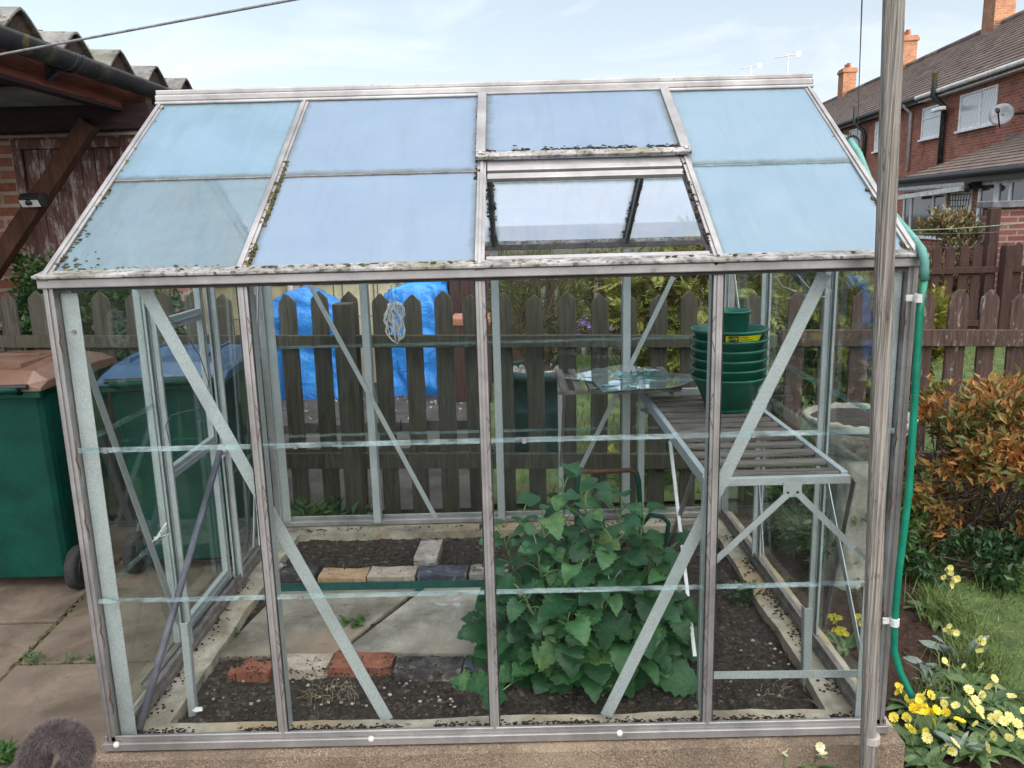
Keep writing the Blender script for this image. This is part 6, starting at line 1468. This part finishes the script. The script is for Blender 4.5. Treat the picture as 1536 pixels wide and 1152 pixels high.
# ================================================================ daylight: low sun behind the terrace, blue sky over a shaded garden
w = bpy.data.worlds.new('World'); sc.world = w; w.use_nodes = True; t = w.node_tree; t.nodes.clear()
SUN_AZ, SUN_EL = math.radians(121), math.radians(11)
sky = t.nodes.new('ShaderNodeTexSky'); sky.sky_type = 'NISHITA'; sky.sun_disc = False; sky.sun_elevation = SUN_EL; sky.sun_rotation = SUN_AZ
sky.altitude = 100; sky.air_density = 1.0; sky.dust_density = 1.6; sky.ozone_density = 1.0
bg = t.nodes.new('ShaderNodeBackground'); out = t.nodes.new('ShaderNodeOutputWorld'); bg.inputs['Strength'].default_value = .15
# thin high cloud: whitens the sky low down and in faint wisps
tc = t.nodes.new('ShaderNodeTexCoord'); sx = t.nodes.new('ShaderNodeSeparateXYZ'); t.links.new(tc.outputs['Generated'], sx.inputs[0])
mp = t.nodes.new('ShaderNodeMapping'); mp.inputs['Scale'].default_value = (1.2,1.2,4.); t.links.new(tc.outputs['Generated'], mp.inputs[0])
nz = t.nodes.new('ShaderNodeTexNoise'); nz.inputs['Scale'].default_value = 3.2; nz.inputs['Detail'].default_value = 7; nz.inputs['Roughness'].default_value = .6; nz.inputs['Distortion'].default_value = .6; t.links.new(mp.outputs[0], nz.inputs['Vector'])
mr = t.nodes.new('ShaderNodeMapRange'); mr.inputs['From Min'].default_value = .48; mr.inputs['From Max'].default_value = .75; mr.inputs['To Min'].default_value = .0; mr.inputs['To Max'].default_value = .45; t.links.new(nz.outputs['Fac'], mr.inputs['Value'])
hz_ = t.nodes.new('ShaderNodeMapRange'); hz_.inputs['From Min'].default_value = 0.; hz_.inputs['From Max'].default_value = .55; hz_.inputs['To Min'].default_value = .74; hz_.inputs['To Max'].default_value = .12; t.links.new(sx.outputs[2], hz_.inputs['Value'])
ad = t.nodes.new('ShaderNodeMath'); ad.operation = 'ADD'; ad.use_clamp = True; t.links.new(mr.outputs[0], ad.inputs[0]); t.links.new(hz_.outputs[0], ad.inputs[1])
mx = t.nodes.new('ShaderNodeMix'); mx.data_type = 'RGBA'; t.links.new(ad.outputs[0], mx.inputs[0]); t.links.new(sky.outputs[0], mx.inputs[6]); mx.inputs[7].default_value = (SKYC[0], SKYC[1], SKYC[2], 1)
# the sky is far brighter on the hazy sunward side, behind the viewpoint, than in the north
dt = t.nodes.new('ShaderNodeVectorMath'); dt.operation = 'DOT_PRODUCT'; t.links.new(tc.outputs['Generated'], dt.inputs[0]); dt.inputs[1].default_value = V((.28,-.52,.80)).normalized()
gm = t.nodes.new('ShaderNodeMapRange'); gm.interpolation_type = 'SMOOTHSTEP'; gm.inputs['From Min'].default_value = .05; gm.inputs['From Max'].default_value = 1.; t.links.new(dt.outputs['Value'], gm.inputs['Value'])
m2_ = t.nodes.new('ShaderNodeMix'); m2_.data_type = 'RGBA'; t.links.new(gm.outputs[0], m2_.inputs[0]); t.links.new(mx.outputs[2], m2_.inputs[6]); m2_.inputs[7].default_value = (*GLOW, 1)
sm_ = t.nodes.new('ShaderNodeMapRange'); sm_.inputs['To Min'].default_value = STR_LO; sm_.inputs['To Max'].default_value = STR_HI; t.links.new(gm.outputs[0], sm_.inputs['Value'])
t.links.new(m2_.outputs[2], bg.inputs['Color']); t.links.new(sm_.outputs[0], bg.inputs['Strength']); t.links.new(bg.outputs[0], out.inputs[0])
sd_ = V((math.sin(SUN_AZ)*math.cos(SUN_EL), math.cos(SUN_AZ)*math.cos(SUN_EL), math.sin(SUN_EL)))
ld = bpy.data.lights.new('sun', 'SUN'); ld.energy = 3.; ld.angle = math.radians(.5); ld.color = (1.,.80,.58); sun = bpy.data.objects.new('sun', ld); COL.objects.link(sun); sun.rotation_euler = sd_.to_track_quat('Z', 'Y').to_euler(); sun.location = (20,-20,12)
# ================================================================ render settings
vs_ = sc.view_settings; vs_.view_transform = 'Standard'; vs_.look = 'None'; vs_.gamma = 1; vs_.use_curve_mapping = False; vs_.exposure = EXPO
cy = sc.cycles; cy.transparent_max_bounces = 40; cy.max_bounces = 10; cy.diffuse_bounces = 3; cy.glossy_bounces = 4; cy.transmission_bounces = 8
cy.caustics_reflective = False; cy.caustics_refractive = False; cy.use_denoising = True; cy.sample_clamp_indirect = 6
